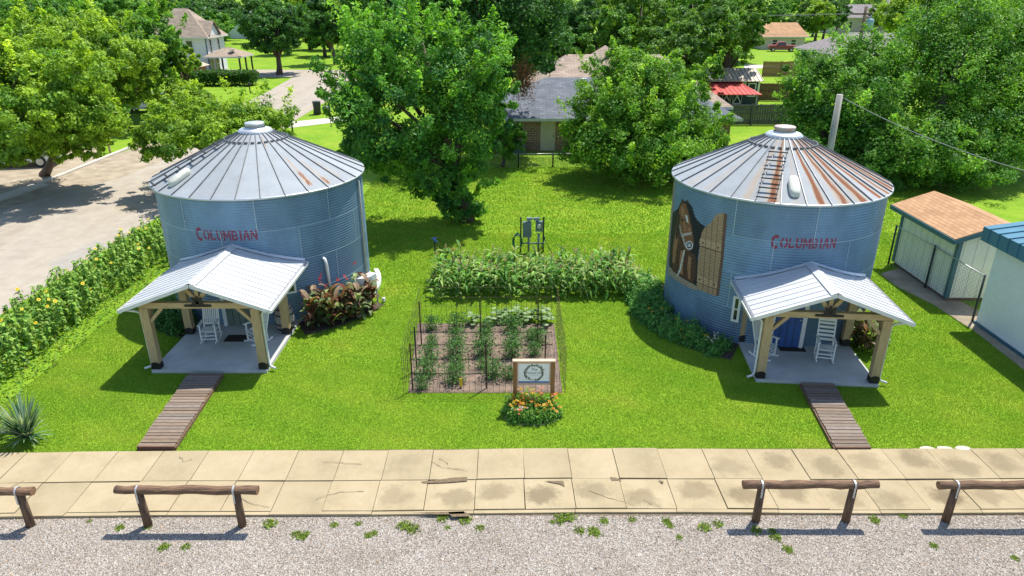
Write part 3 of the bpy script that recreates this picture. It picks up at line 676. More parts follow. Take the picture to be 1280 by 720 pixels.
# horse mural: outlines drawn on the curved wall in angle and height
def cyl_hit(spec, u, v):
    d = ray(u, v); cx, cy, R = spec[:3]; A = d[0] ** 2 + d[1] ** 2; B = -(d[0] * cx + d[1] * cy); C = cx * cx + cy * cy - R * R
    t = (-B - math.sqrt(max(0, B * B - A * C))) / A
    a = math.degrees(math.atan2(d[1] * t - cy, d[0] * t - cx)); return (a - 360 if a > 100 else a, H + d[2] * t)
def wall_poly(zoom): return [cyl_hit(BINR, 820 + x / 4.8, 230 + y / 4.8) for x, y in zoom]
NECK = (.085, .034, .016)
BROWN, BRL, BRD, BLK = (.22, .09, .036), (.34, .165, .075), (.07, .03, .018), (.008, .008, .01)
WD, WDD, WDL = (.36, .235, .13), (.13, .07, .045), (.46, .31, .18)
MURAL = [([(82, 500), (78, 470), (100, 175), (130, 150), (150, 110), (158, 84), (168, 104), (182, 104), (190, 92), (197, 110), (216, 135), (236, 200), (262, 232), (292, 252), (300, 300), (268, 335), (252, 440), (244, 612), (180, 580), (130, 548)], BLK),
 ([(72, 515), (84, 498), (130, 545), (180, 577), (246, 612), (246, 642), (180, 612), (120, 575), (76, 540)], (.34, .26, .19)),
 ([(136, 178), (118, 250), (104, 340), (94, 430), (98, 520), (140, 550), (182, 574), (226, 592), (238, 560), (243, 480), (236, 425), (205, 405), (168, 372), (150, 292)], NECK),
 ([(118, 300), (104, 380), (100, 470), (112, 480), (122, 400), (134, 330)], BRL), ([(150, 395), (140, 470), (146, 540), (160, 545), (164, 470), (168, 410)], BRL),
 ([(196, 430), (188, 500), (194, 570), (206, 575), (208, 500), (212, 440)], BRL), ([(220, 440), (228, 500), (222, 560), (230, 560), (238, 500), (234, 440)], BRD),
 ([(170, 470), (176, 540), (182, 545), (182, 470)], BRD), ([(124, 410), (120, 470), (130, 520), (134, 470)], BRD),
 ([(144, 132), (160, 112), (180, 118), (192, 160), (202, 200), (214, 262), (224, 318), (227, 352), (218, 392), (198, 402), (180, 396), (166, 362), (152, 306), (138, 252), (136, 192)], BROWN),
 ([(150, 140), (162, 130), (172, 160), (170, 200), (160, 200), (150, 175)], BRL), ([(164, 215), (176, 232), (184, 280), (176, 290), (166, 260)], BRL), ([(190, 260), (206, 262), (214, 300), (204, 310)], BRL),
 ([(176, 182), (187, 186), (192, 208), (196, 236), (188, 232), (180, 206)], (.62, .60, .58)), ([(150, 205), (162, 207), (167, 220), (156, 224)], (.012, .01, .012)), ([(158, 204), (163, 206), (163, 210), (159, 209)], (.3, .3, .3)),
 ([(158, 84), (152, 112), (160, 116), (168, 106)], BRD), ([(190, 92), (182, 106), (192, 116), (197, 110)], BRD),
 ([(138, 178), (128, 260), (118, 330), (126, 335), (138, 262), (146, 190)], (.02, .014, .012)),
 ([(152, 304), (166, 296), (194, 292), (214, 290), (215, 304), (194, 307), (168, 312), (156, 322)], (.45, .40, .34)), ([(158, 316), (166, 314), (178, 366), (172, 372)], (.42, .42, .42)),
 ([(140, 250), (146, 248), (158, 312), (152, 316)], (.40, .36, .3)), ([(166, 395), (176, 396), (160, 470), (146, 528), (130, 556), (124, 552), (140, 510), (152, 460)], (.55, .52, .46)),
 ([(268, 330), (274, 296), (288, 268), (306, 248), (328, 236), (342, 215), (354, 192), (376, 178), (400, 172), (424, 178), (428, 186), (406, 440), (376, 672), (352, 670), (300, 650), (244, 628), (250, 500), (262, 400)], WD),
 ([(408, 175), (424, 178), (428, 186), (406, 440), (376, 672), (360, 670), (388, 440)], WDD),
 ([(264, 325), (330, 345), (394, 362), (389, 408), (326, 390), (261, 368)], WDL), ([(250, 545), (310, 570), (370, 590), (366, 628), (306, 610), (246, 585)], WDL),
 ([(261, 366), (326, 388), (389, 406), (389, 412), (326, 394), (261, 372)], WDD), ([(246, 583), (306, 608), (366, 626), (366, 632), (306, 614), (246, 589)], WDD)]
for k, (xa, xb) in enumerate(((300, 286), (334, 318), (368, 346))):
    MURAL.append(([(xa + 4, 240 - k * 25), (xa + 8, 240 - k * 25), (xb - 4, 660), (xb - 9, 660)], (.17, .10, .06)))
for x, y in ((282, 352), (372, 382), (262, 572), (350, 604)): MURAL.append(([(x - 5, y - 5), (x + 5, y - 4), (x + 5, y + 5), (x - 5, y + 4)], (.04, .03, .03)))
POLYS = [(wall_poly(p), c) for p, c in MURAL]
# white curled bit and reins ring
ringc = [wall_poly([(200 + 23 * math.cos(a) * s, 368 + 27 * math.sin(a) * s) for a in np.linspace(0, 2 * PI, 20)[:-1]]) for s in (1, .72, .45)]
for p, c in zip(ringc, ((.62, .62, .64), (.05, .04, .05), (.5, .5, .52))): POLYS.append((p, c))
SHUTP = next(p for p, c in POLYS if c == WD)
def mural_f(t, z):
    mask = np.zeros(len(t), bool); rgb = np.zeros((len(t), 3)); SHUT = in_poly(t, z, SHUTP)
    for p, c in POLYS:
        k = in_poly(t, z, p)
        if c == (.17, .10, .06): k &= SHUT
        mask |= k; rgb[k] = c
    jamb = (t > -194.5) & (t < -183.5 ) & (z > 1.32) & (z < 4.35); k = jamb & ~mask; mask |= k; rgb[k] = (.34, .26, .17)
    return mask, np.clip(rgb * (1 + .2 * NP.normal(size=(len(t), 1)) + .10 * np.sin(t * 7)[:, None]), .004, 1)
paint('horse_mural', binR, BINR[2], -195, -131, 1.0, 4.45, mural_f, .012)
def petals_f(t, z):
    x = np.radians(t + 171) * BINL[2]; y = z - 2.35; r = np.hypot(x, y); a = np.arctan2(y, x)
    k = r < .80 + .62 * np.abs(np.cos(a * 6.5)) ; rgb = np.where((r < .5)[:, None], np.array([[.10, .05, .02]]), np.array([[.70, .45, .02]])) * (1 + .12 * NP.normal(size=(len(t), 1)))
    return k, rgb
paint('sunflower_mural', binL, BINL[2], -192, -149, 1.2, 3.5, petals_f, .014)

def door(parent, R, deg, dm, panels):
    d = MB(); fbox(d, deg, R - .15, R + .045, -.40, .40, .10, 2.08)
    if panels:
        for s in (-.2, 0, .2): fbox(d, deg, R + .045, R + .051, s - .006, s + .006, .14, 2.04, 1)
    dd = d.build('door', [dm, 'black'], parent)
    f = MB()
    for s0, s1 in ((-.52, -.402), (.402, .52)): fbox(f, deg, R - .14, R + .085, s0, s1, .10, 2.2)
    fbox(f, deg, R - .14, R + .085, -.40, .40, 2.084, 2.2); f.build('door_frame', 'white', dd)
    h = MB(); th = math.radians(deg); p = frame_pt(th, R + .06, .32, 1.05); q = frame_pt(th, R + .11, .32, 1.05); h.tube([p, q], .012, 6); h.lathe([(.0, -.03), (.03, 0), (0, .03)], 10, q); h.build('handle', 'strap', dd)
door(binL, BINL[2], -92, 'grey_door', True); door(binR, BINR[2], -95, 'blue_door', True)
def window(parent, R, deg, w, z0, z1):
    f = MB()
    for s0, s1 in ((-w / 2 - .07, -w / 2), (w / 2, w / 2 + .07)): fbox(f, deg, R - .05, R + .06, s0, s1, z0, z1)
    for a, b in ((z0 - .07, z0 - .001), (z1 + .001, z1 + .07), ((z0 + z1) / 2 - .02, (z0 + z1) / 2 + .02)): fbox(f, deg, R - .05, R + .058, -w / 2 - .07 * (a != (z0 + z1) / 2 - .02), w / 2 + .07 * (a != (z0 + z1) / 2 - .02), a, b)
    o = f.build('window', 'white', parent); g = MB(); fbox(g, deg, R - .04, R + .03, -w / 2, w / 2, z0, z1); g.build('pane', 'glass', o)
window(binL, BINL[2], -65, .4, 1.15, 1.75); window(binR, BINR[2], -122.0, .10, .8, 1.5)
# conduits on the walls
mb = MB(); R = BINL[2]
for dg, z0, z1 in ((-6, .5, 4.1),): mb.tube([frame_pt(math.radians(dg), R + .06, 0, z0), frame_pt(math.radians(dg), R + .06, 0, z1), frame_pt(math.radians(dg), R + .01, .0, z1 + .05)], .035, 8)
mb.build('conduit', 'strap', binL)
mb = MB(); th = math.radians(-43); mb.tube([frame_pt(th, R - .02, 0, 2.02), frame_pt(th, R + .09, 0, 2.0), frame_pt(th, R + .10, .03, 1.85), frame_pt(th, R + .08, .12, .6)], .05, 8); mb.build('line_cover', 'white', binL)
mb = MB(); th = math.radians(-37); R = BINR[2]; mb.tube([frame_pt(th, R + .05, 0, .3), frame_pt(th, R + .05, 0, 1.5), frame_pt(th, R + .2, 0, 1.62)], .04, 8); mb.build('conduit', 'strap', binR)

# ================================================================== PORCHES
def porch(spec, bin_spec, label):
    px, py, rz = spec; t = thing('porch', label, 'porch', (px, py, 0), rz, 'timber porches with ribbed metal roofs')
    c, s = math.cos(rz), math.sin(rz); bx, by, R = bin_spec[:3]
    def yb(x, extra=.02):
        y = 0
        while y < 6 and math.hypot(px + x * c - y * s - bx, py + x * s + y * c - by) > R + extra: y += .01
        return y
    xs = np.linspace(-1.65, 1.65, 13); top = [(x, -.1) for x in (-1.65, 1.65)] + [(x, yb(x, .012)) for x in xs[::-1]]
    n = len(top); mb = MB(); mb.add([(x, y, .10) for x, y in top] + [(x, y, 0) for x, y in top], [tuple(range(n))] + [(k, n + k, n + (k + 1) % n, (k + 1) % n) for k in range(n)]); mb.build('slab', 'porchconc', t)
    for x, y in ((-1.53, .05), (1.53, .05), (-1.53, 2.28), (1.53, 2.28)):
        p = MB(); p.box((x - .115, y - .1, .11), (x + .115, y + .1, 2.0)); po = p.build('post', 'timber', t)
        b = MB(); arch = [(-.122, .105), (.122, .105), (.122, .27), (.09, .31), (0, .335), (-.09, .31), (-.122, .27)]
        b.prism([(x + a, z) for a, z in arch], y - .112, y - .102); b.prism([(x + a, z) for a, z in arch], y + .102, y + .112)
        for sx in (-1, 1): b.box((x + sx * .121 - .004, y - .10, .107), (x + sx * .121 + .004, y + .10, .28))
        for a in (-.05, .05):
            for z in (.18, .28): b.tube([(x + a, y - .125, z), (x + a, y - .11, z)], .012, 6)
        b.build('post_bracket', 'black', po)
    MB().box((-1.66, -.03, 2.004), (1.66, .13, 2.17)).build('beam', 'timber_h', t)
    for x in (-1.53, 1.53): MB().box((x - .07, .134, 2.004), (x + .07, 2.9, 2.165)).build('side_beam', 'timber', t)
    for sx in (-1, 1): MB().bar((sx * 1.43, .05, 1.58), (sx * 1.04, .05, 2.0), .09, .11, (0, 1, 0)).build('knee_brace', 'timber', t)
    for sx in (-1, 1): MB().bar((sx * 1.53, .16, 1.6), (sx * 1.53, .55, 2.0), .08, .10, (1, 0, 0)).build('knee_brace', 'timber', t)
    RZ, EZ, EX = 2.83, 2.10, 2.0
    zr = lambda x: RZ - (RZ - EZ) * abs(x) / EX
    for a in (-36, 0, 36):                       # gable struts fanning out of the iron plate
        ar = math.radians(a); L = .50 if a == 0 else .52; p = Vector((math.sin(ar) * .1, .05, 2.175 + .1 * math.cos(ar))); q = Vector((math.sin(ar) * (L), .05, 2.175 + math.cos(ar) * L)); q.z = min(q.z, zr(q.x) - .05)
        MB().bar(p, q, .10, .105, (0, 1, 0)).build('strut', 'timber', t)
    pl = MB(); pl.prism([(-.36, 2.06), (.36, 2.06), (.38, 2.09), (.36, 2.13), (.17, 2.14), (-.17, 2.14), (-.36, 2.13), (-.38, 2.09)], -.05, -.036); pl.prism([(-.17, 2.14), (.17, 2.14), (.10, 2.24), (-.10, 2.24)], -.05, -.037)
    for a in (-36, 0, 36):
        ar = math.radians(a); d = Vector((math.sin(ar), 0, math.cos(ar))); e = Vector((d.z, 0, -d.x)) * .036; p = Vector((0, 0, 2.15)); q = p + d * .20
        pl.prism([((p - e).x, (p - e).z), ((p + e).x, (p + e).z), ((q + e).x, (q + e).z), ((q + d * .05).x, (q + d * .05).z), ((q - e).x, (q - e).z)], -.052, -.038)
        for k in (.10, .16): b = p + d * k; pl.tube([(b.x, -.062, b.z), (b.x, -.05, b.z)], .012, 6)
    pl.build('gable_plate', 'black', t)
    # roof sheets with ribs running from ridge to eave; rear edge follows the round wall
    yf = -.30; rf = MB(); xs = np.linspace(-EX, EX, 25)
    for i in range(24):
        xa, xb = xs[i], xs[i + 1]; ya, yb_ = yb(xa), yb(xb)
        top = [(xa, yf, zr(xa)), (xb, yf, zr(xb)), (xb, yb_, zr(xb)), (xa, ya, zr(xa))]; bot = [(x, y, z - .05) for x, y, z in top]
        rf.add(top + bot, [(0, 1, 2, 3), (7, 6, 5, 4), (0, 4, 5, 1), (2, 6, 7, 3)] + ([(3, 7, 4, 0)] if i == 0 else []) + ([(1, 5, 6, 2)] if i == 23 else []))
    roof = rf.build('roof', 'roofwhite', t)
    rb = MB()
    for k in range(12):
        y = yf + .14 + k * .285
        for sx in (-1, 1):
            x1 = EX
            if y > yb(sx * .12) :
                continue
            if y > yb(sx * EX): continue
            rb.bar((sx * .10, y, zr(.10) + .006), (sx * (EX + .01), y, zr(EX) + .006), .02, .016)
        # behind the ridge the wall curves away: ribs that start at the wall
        if y > yb(.12):
            for sx in (-1, 1):
                x0 = .12
                while x0 < EX and yb(sx * x0) < y: x0 += .03
                if x0 < EX - .1: rb.bar((sx * x0, y, zr(x0) + .006), (sx * (EX + .01), y, zr(EX) + .006), .02, .016)
    rb.build('roof_rib', 'roofwhite', roof)
    rc = MB(); yr = yb(0)
    for sx in (-1, 1): rc.add([(0, yf - .02, RZ + .045), (sx * .16, yf - .02, zr(.16) + .035), (sx * .16, yr, zr(.16) + .035), (0, yr, RZ + .045)], [(0, 1, 2, 3)])
    rc.build('ridge_cap', 'roofwhite', roof)
    fl = MB()                                                   # wall flashing
    for i in range(24):
        xa, xb = xs[i], xs[i + 1]; ya, yb_ = yb(xa), yb(xb)
        fl.add([(xa, ya - .10, zr(xa) + .03), (xb, yb_ - .10, zr(xb) + .03), (xb, yb_ - .004, zr(xb) + .08), (xa, ya - .004, zr(xa) + .08)], [(0, 1, 2, 3)])
    fl.build('flashing', 'galv', roof)
    rk = MB()
    for sx in (-1, 1): rk.bar((0, yf - .02, RZ - .035), (sx * EX, yf - .02, EZ - .035), .03, .10, (0, 1, 0) if 0 else (0, 0, 1))
    rk.build('rake_trim', 'gutter', roof)
    for sx in (-1, 1):
        y1 = yb(sx * EX) - .03; g = MB(); x = sx * (EX + .05)
        g.add([(x - .06, yf, EZ - .03), (x - .05, yf, EZ - .12), (x + .05, yf, EZ - .12), (x + .06, yf, EZ - .03), (x - .06, y1, EZ - .03), (x - .05, y1, EZ - .12), (x + .05, y1, EZ - .12), (x + .06, y1, EZ - .03)], [(0, 4, 5, 1), (1, 5, 6, 2), (2, 6, 7, 3), (0, 1, 2, 3), (4, 7, 6, 5)])
        g.build('gutter', 'gutter', t)
        d = MB(); xi = sx * 1.68; d.tube([(sx * 1.98, -.10, 1.99), (sx * 1.75, .04, 1.88), (xi, .06, 1.8), (xi, .06, .22), (xi + sx * .05, .05, .14), (xi + sx * .2, -.02, .12)], .035, 8); d.build('downspout', 'gutter', t)
    rr = MB()
    for y in (.9, 1.7, 2.4):
        for sx in (-1, 1): rr.bar((0, y, RZ - .12), (sx * 1.9, y, zr(1.9) - .12), .05, .12)
    rr.build('rafter', 'timber_h', t)
    return t
M['roofwhite'] = mat('white ribbed roof metal', (.55, .56, .565), (.47, .485, .50), 1.2, .45, metal=.1)
porchL = porch(PORCH_L, BINL, 'timber porch in front of the grey green door')
porchR = porch(PORCH_R, BINR, 'timber porch in front of the blue door')

# ------------------------------------------------------------------ rocking chairs, mats, barrel
def rocking_chair(label, loc, rz, ladder):
    t = thing('rocking_chair', label, 'rocking chair', loc, rz, 'white rocking chairs on the porches')
    for sx in (-1, 1):
        x = sx * .26; pts = [(x, -.40 + .82 * k / 12, .03 + .09 * ((k - 5.5) / 6) ** 2 * .9) for k in range(13)]
        mb = MB()
        for i in range(12): mb.bar(pts[i], pts[i + 1], .035, .05)
        mb.build('rocker', 'white', t)
        MB().bar((x, -.25, .05), (x, -.25, .62), .045, .045).build('leg', 'white', t)
        MB().bar((x, .22, .05), (x, .22, .42), .045, .045).build('leg', 'white', t)
        MB().bar((x, .21, .40), (x, .47, 1.18), .045, .04).build('back_post', 'white', t)
        MB().box((x - .045, -.33, .62), (x + .045, .30, .645)).build('armrest', 'white', t)
    st = MB()
    for k in range(7): st.bar((-.27, -.27 + k * .075, .425 - k * .006), (.27, -.27 + k * .075, .425 - k * .006), .06, .02)
    st.build('seat', 'white', t)
    rl = MB()
    for z in (.16, .27): rl.bar((-.25, -.25, z), (.25, -.25, z), .025, .03)
    rl.bar((-.25, .22, .2), (.25, .22, .2), .025, .03)
    for sx in (-1, 1): rl.bar((sx * .26, -.25, .2), (sx * .26, .22, .2), .03, .025)
    rl.build('stretcher', 'white', t)
    bk = MB(); Y = lambda z: .21 + .26 * (z - .40) / .78
    if ladder:
        for k in range(6): z = .56 + k * .115; bk.bar((-.25, Y(z), z), (.25, Y(z), z), .025, .07)
    else:
        for k in range(7): x = -.2 + k * .4 / 6; bk.bar((x, Y(.5), .5), (x, Y(1.08), 1.08), .042, .018)
        bk.bar((-.25, Y(.5), .5), (.25, Y(.5), .5), .03, .05)
    bk.bar((-.27, Y(1.13), 1.13), (.27, Y(1.13), 1.13), .03, .11); bk.build('backrest', 'white', t); t.scale = (.86, .86, 1.0)
    return t
rocking_chair('white slat back rocking chair left of the grey green door', (-9.30, 19.25, .10), math.radians(5), False)
rocking_chair('white slat back rocking chair turned sideways beside the wooden barrel', (-7.82, 19.15, .10), math.radians(-42), False)
rocking_chair('white slat back rocking chair turned sideways left of the blue door', (7.45, 18.20, .10), math.radians(42), False)
rocking_chair('white ladder back rocking chair right of the blue door', (9.15, 18.05, .10), math.radians(-16), True)
for lab, u, v, rz in (('dark doormat in front of the grey green door', 298, 423, 0), ('dark doormat in front of the blue door', 989, 435, -.08)):
    p = at(u, v, .103); mb = MB(); mb.box((-.38, -.22, 0), (.38, .22, .018)); o = mb.build('doormat', 'mat'); o.location = (p.x, p.y, .101); o.rotation_euler = (0, 0, rz); tag(o, lab, 'doormat', 'doormats at the bin doors')
p = at(350, 416, .1); t = thing('barrel', 'weathered grey wooden barrel in the right corner of the porch by the grey green door', 'barrel', (-7.25, 20.05, .10))
MB().lathe([(.0, 0), (.24, 0), (.29, .25), (.305, .42), (.29, .6), (.24, .85), (.22, .85), (.22, .82), (0, .82)], 28).build('staves', 'barrelwood', t)
for z, r in ((.08, .262), (.27, .298), (.58, .298), (.77, .262)): MB().lathe([(r, z - .025), (r + .004, z), (r, z + .025)], 28).build('hoop', 'black', t)

# ------------------------------------------------------------------ plank walkways
M['plank'] = attr_mat('weathered planks', .85, 0, .4, 6, mapping=(1, 12, 12), bump=.2, spec=.2)
def walkway(P, label):
    a, b, c, d = P; base = (a + b + c + d) / 4; t = thing('boardwalk', label, 'boardwalk', (base.x, base.y, 0), 0, 'plank walkways from the sidewalk to the porches')
    V, Fc, Cc = [], [], []; L = ((a + b) / 2 - (c + d) / 2).length; n = int(L / .135)
    for k in range(n):
        s0, s1 = k / n + .011 / L, (k + 1) / n - .011 / L; z = .125 + rnd.uniform(-.006, .006); e = rnd.uniform(-.02, .02)
        q = [d.lerp(a, s0), c.lerp(b, s0), c.lerp(b, s1), d.lerp(a, s1)]
        i = len(V); V += [(p.x - base.x + e, p.y - base.y, z) for p in q] + [(p.x - base.x + e, p.y - base.y, z - .04) for p in q]
        Fc += [(i, i + 1, i + 2, i + 3), (i, i + 4, i + 5, i + 1), (i + 1, i + 5, i + 6, i + 2), (i + 2, i + 6, i + 7, i + 3), (i + 3, i + 7, i + 4, i)]
        g = rnd.uniform(.75, 1.15); w = rnd.uniform(0, 1); cc = (.235 * g, (.17 + .025 * w) * g, (.12 + .045 * w) * g); Cc += [cc] * 8
    put('planks', np_mesh('planks', np.array(V), np.array(Fc), np.array(Cc), 'plank'), t)
    f = MB(); q = [d, c, b, a]
    for p0, p1 in ((d, a), (c, b)): f.bar((p0.x - base.x, p0.y - base.y, .045), (p1.x - base.x, p1.y - base.y, .045), .05, .08)
    f.build('joist', 'wornwood', t)
    MB().bar((d.x - base.x, d.y - base.y - .02, .065), (c.x - base.x, c.y - base.y - .02, .065), .03, .13).build('end_board', 'brownfence', t)
walkway(WALK_L, 'weathered plank walkway leading to the grey green door')
walkway(WALK_R, 'weathered plank walkway leading to the blue door')

# ------------------------------------------------------------------ log rails along the gravel
def log_rail(label, x0, x1, y, z, posts, seed):
    g = random.Random(seed); t = thing('log_rail', label, 'log rail', ((x0 + x1) / 2, y, 0), 0, 'log parking rails along the sidewalk')
    ox = (x0 + x1) / 2; n = 14
    pts = [(x0 - ox + (x1 - x0) * k / n, g.uniform(-.008, .008), z + g.uniform(-.009, .009) + .006 * math.sin(k)) for k in range(n + 1)]
    MB().tube(pts, [.083 + g.uniform(-.007, .009) for _ in pts], 14, capmi=1).build('rail', ['wornwood', 'endgrain'], t)
    for px in posts:
        lean = g.uniform(-.01, .01); MB().tube([(px - ox, .02, -.05), (px - ox + lean, .012, .4), (px - ox + lean * 2, .0, z - .055)], [.085, .08, .076], 12).build('post', 'wornpost', t)
        s = MB(); r = .094; pr = [(px - ox - .018 , r * math.cos(a), z + r * math.sin(a)) for a in np.linspace(-.15 * PI, 1.15 * PI, 10)]
        pr = [(px - ox - .018, -r * .98, z - .26)] + [(x, -y_ if 0 else -y_, zz) for x, y_, zz in pr] + [(px - ox - .018, r * .98, z - .26)]
        for i in range(len(pr) - 1): s.bar(pr[i], pr[i + 1], .035, .006, (0, 0, 1) if i in (0, len(pr) - 2) else (0, 1, 0) if abs(pr[i][2] - z) < .02 else (0, 0, 1))
        s.build('strap', 'strap', t)
log_rail('dark log rail on posts at the left end of the row', -13.2, -9.52, 11.18, .89, (-12.6, -9.82), 1)
log_rail('dark log rail before the plank walkway to the grey green door', -7.88, -5.05, 11.18, .92, (-7.42, -5.50), 2)
log_rail('dark log rail before the plank walkway to the blue door', 4.63, 7.34, 11.32, .94, (5.02, 6.87), 3)
log_rail('dark log rail on posts at the right end of the row', 8.55, 11.9, 11.32, .93, (8.93, 11.3), 4)

# ================================================================== SIGN
sg = thing('sign', 'wooden framed white sign with an olive wreath in the flower bed', 'sign', (.56, 15.55, 0))
for x in (-.485, .485): MB().box((x - .05, -.05, 0), (x + .05, .05, 1.42)).build('post', 'signwood', sg)
mb = MB(); mb.box((-.432, -.03, 1.36), (.432, .03, 1.415)); mb.box((-.432, -.03, .74), (.432, .03, .79)); mb.box((-.432, -.03, .793), (-.40, .03, 1.357)); mb.box((.40, -.03, .793), (.432, .03, 1.357)); 
M['signframe'] = mat('pale sign trim', (.62, .42, .30), (.5, .33, .22), 4, .6); mb.build('frame', 'signframe', sg)
MB().box((-.545, -.065, 1.422), (.545, .065, 1.45)).build('cap_board', 'signframe', sg)
panel = MB().box((-.397, -.015, .793), (.397, .012, 1.357)).build('panel', 'signwhite', sg)
MB().box((-.392, -.018, .796), (.392, -.016, .84)).build('foot_stripe', 'sky_bluish', panel)
wr = MB(); g = random.Random(3)
for k in range(150):
    a = 2 * PI * k / 150 + g.uniform(-.05, .05); 
    if .92 * PI * 1.5 < a < 1.03 * PI * 1.5 and g.random() < .6: continue
    r = .222 + g.gauss(0, .018); w_ = a + g.choice((.5, -.5, 2.6)) + g.uniform(-.4, .4); c = Vector((r * math.cos(a) * 1.02, -.0175 - .0004 * (k % 4), 1.09 + r * math.sin(a) * .98)); d = Vector((math.cos(w_ + PI / 2), 0, math.sin(w_ + PI / 2))); n_ = Vector((-d.z, 0, d.x)); L = g.uniform(.022, .04)
    wr.add([c - d * L, c + n_ * .011, c + d * L, c - n_ * .011], [(0, 1, 2, 3)])
wr.build('wreath', 'olive', panel)
def sign_text(s, size, z, shear=.25, bold=.0):
    tr = text_tris(s, bold); mn, mx = tr[..., 0].min(), tr[..., 0].max(); mb = MB()
    for t_ in tr:
        mb.add([((p[0] - (mn + mx) / 2 + shear * p[1]) * size, -.0185, z + p[1] * size) for p in t_], [(0, 1, 2)])
    return mb
sign_text('The', .105, 1.15).build('lettering', 'ink', panel); sign_text('Painted Silo', .085, 1.06).build('lettering', 'ink', panel)
mb = MB()
for k in range(9): mb.box((-.13 + k * .03, -.0186, 1.015), (-.13 + k * .03 + .014, -.0176, 1.024))
mb.build('flourish', 'ink', panel)

# ================================================================== PLANT BUILDERS
def strip_leaf(V, Fc, C, p, az, L, w, up, droop, col, seg=4, fold=.25, g=rnd):
    """arched strap leaf from p: rises with slope up, droops along its length"""
    n0 = len(V); d = np.array([math.cos(az), math.sin(az), 0]); s = np.array([-d[1], d[0], 0])
    for i in range(seg + 1):
        t = i / seg; q = p + d * L * t * (1 - .12 * t) + np.array([0, 0, up * L * t - droop * L * t * t]); ww = w * math.sin(PI * (.12 + .88 * t) ** .8) * .5 if i < seg else w * .03
        V += [q - s * ww + np.array([0, 0, fold * ww]), q, q + s * ww + np.array([0, 0, fold * ww])]; C += [col] * 3
    for i in range(seg):
        a = n0 + 3 * i; Fc += [(a, a + 1, a + 4, a + 3), (a + 1, a + 2, a + 5, a + 4)]
def stem_strip(V, Fc, C, p, q, r, col):
    n0 = len(V); p, q = np.array(p, float), np.array(q, float)
    for k in range(4): a = PI / 2 * k; o = np.array([math.cos(a), math.sin(a), 0]) * r; V += [p + o, q + o * .6]; C += [col] * 2
    for k in range(4): a, b = n0 + 2 * k, n0 + 2 * ((k + 1) % 4); Fc.append((a, b, b + 1, a + 1))
def cv(c, g, s=.2): k = 1 + g.gauss(0, s); return [max(.003, x * k) for x in c]
def fin(name, V, Fc, C, m='leaf'): return np_mesh(name, np.array(V), np.array(Fc), np.array(C), m)
def flowers(name, pts, r, col, petals=8, centre=(.12, .06, .02), g=rnd, up=.8):
    V, Fc, C = [], [], []
    for p in pts:
        n = unit(np.array([g.gauss(0, .4), g.gauss(0, .4) - .35, up])); a = unit(np.cross(n, [0.3, 1, .1])); b = np.cross(n, a); c0 = np.array(p); rr = r * g.uniform(.8, 1.2); cc = cv(col, g, .12)
        for k in range(petals):
            t0 = 2 * PI * k / petals; d = a * math.cos(t0) + b * math.sin(t0); e = np.cross(n, d); i = len(V)
            V += [c0 + d * rr * .2, c0 + d * rr * .7 - e * rr * .3, c0 + d * rr + n * rr * g.uniform(-.15, .15), c0 + d * rr * .7 + e * rr * .3]; C += [cc] * 4; Fc.append((i, i + 1, i + 2, i + 3))
        i = len(V); h = n * rr * .12
        for k in range(6): t0 = PI / 3 * k; V.append(c0 + (a * math.cos(t0) + b * math.sin(t0)) * rr * .42 + h); C.append(centre)
        Fc += [(i, i + 1, i + 2, i + 3), (i, i + 3, i + 4, i + 5)]
    return fin(name, V, Fc, C)
def bushy(name, g, h, r, n, leaf, cA, cB, base_h=.0, dome=True):
    """small leafy plant: leaves through a dome volume"""
    d = unit(g.normal(size=(n, 3))); d[:, 2] = np.abs(d[:, 2]); rad = g.random(n) ** .45
    P = d * rad[:, None] * np.array([r, r, h]) ; P[:, 2] += base_h; lump = .82 + .3 * np.sin(d[:, 0] * 5 + g.random() * 6) * np.sin(d[:, 1] * 5 + g.random() * 6); P *= lump[:, None]
    P[:, 2] = np.maximum(P[:, 2], .03)
    N = unit(d * .6 + [0, 0, .7] + g.normal(size=(n, 3)) * .5); t = np.clip(.5 + .3 * g.normal(size=(n, 1)), 0, 1); col = np.clip((np.array(cA) * t + np.array(cB) * (1 - t)) * (1 + .18 * g.normal(size=(n, 1))), .003, 1)
    V, Fc, C = leaf_quads(P, N, leaf * (.6 + .7 * g.random(n)), col, .65, g); return np_mesh(name, V, Fc, C)
def place(protos, spots, label, name, cat, group, scale=(.85, 1.15)):
    """protos: list of builder functions giving a root; further ones are copies sharing mesh data"""
    roots = []
    for i, (x, y) in enumerate(spots):
        k = i % len(protos)
        if i < len(protos): o = protos[k]()
        else: o = copy_tree(roots[k])
        roots.append(o); s = rnd.uniform(*scale); o.location = (x, y, 0); o.rotation_euler = (0, 0, rnd.uniform(0, 2 * PI) if name != 'sunflower' else rnd.uniform(-.7, .7)); o.scale = (s, s, s * rnd.uniform(.92, 1.1)); tag(o, label, cat, group)
    return roots
# ---- corn
def corn_proto(seed):
    def f():
        g = random.Random(seed); V, Fc, C = [], [], []; h = 1.12; stem_strip(V, Fc, C, (0, 0, 0), (0, 0, h), .014, (.10, .17, .03))
        for k in range(14): strip_leaf(V, Fc, C, np.array([0, 0, .10 + k * .068]), g.uniform(0, 6.28), g.uniform(.40, .62), .105, g.uniform(.75, 1.2), g.uniform(.8, 1.35), cv(g.choice(((.12, .30, .04), (.20, .40, .065), (.07, .20, .028), (.30, .42, .12))), g), 5)
        o = put('corn_plant', fin('corn_plant', V, Fc, C)); V, Fc, C = [], [], []
        for k in range(4): strip_leaf(V, Fc, C, np.array([0, 0, h - .03]), g.uniform(0, 6.28), g.uniform(.12, .2), .022, 1.7, .7, cv(g.choice(((.40, .26, .17), (.36, .19, .15), (.42, .33, .19))), g), 3)
        put('tassel', fin('tassel', V, Fc, C), o); return o
    return f
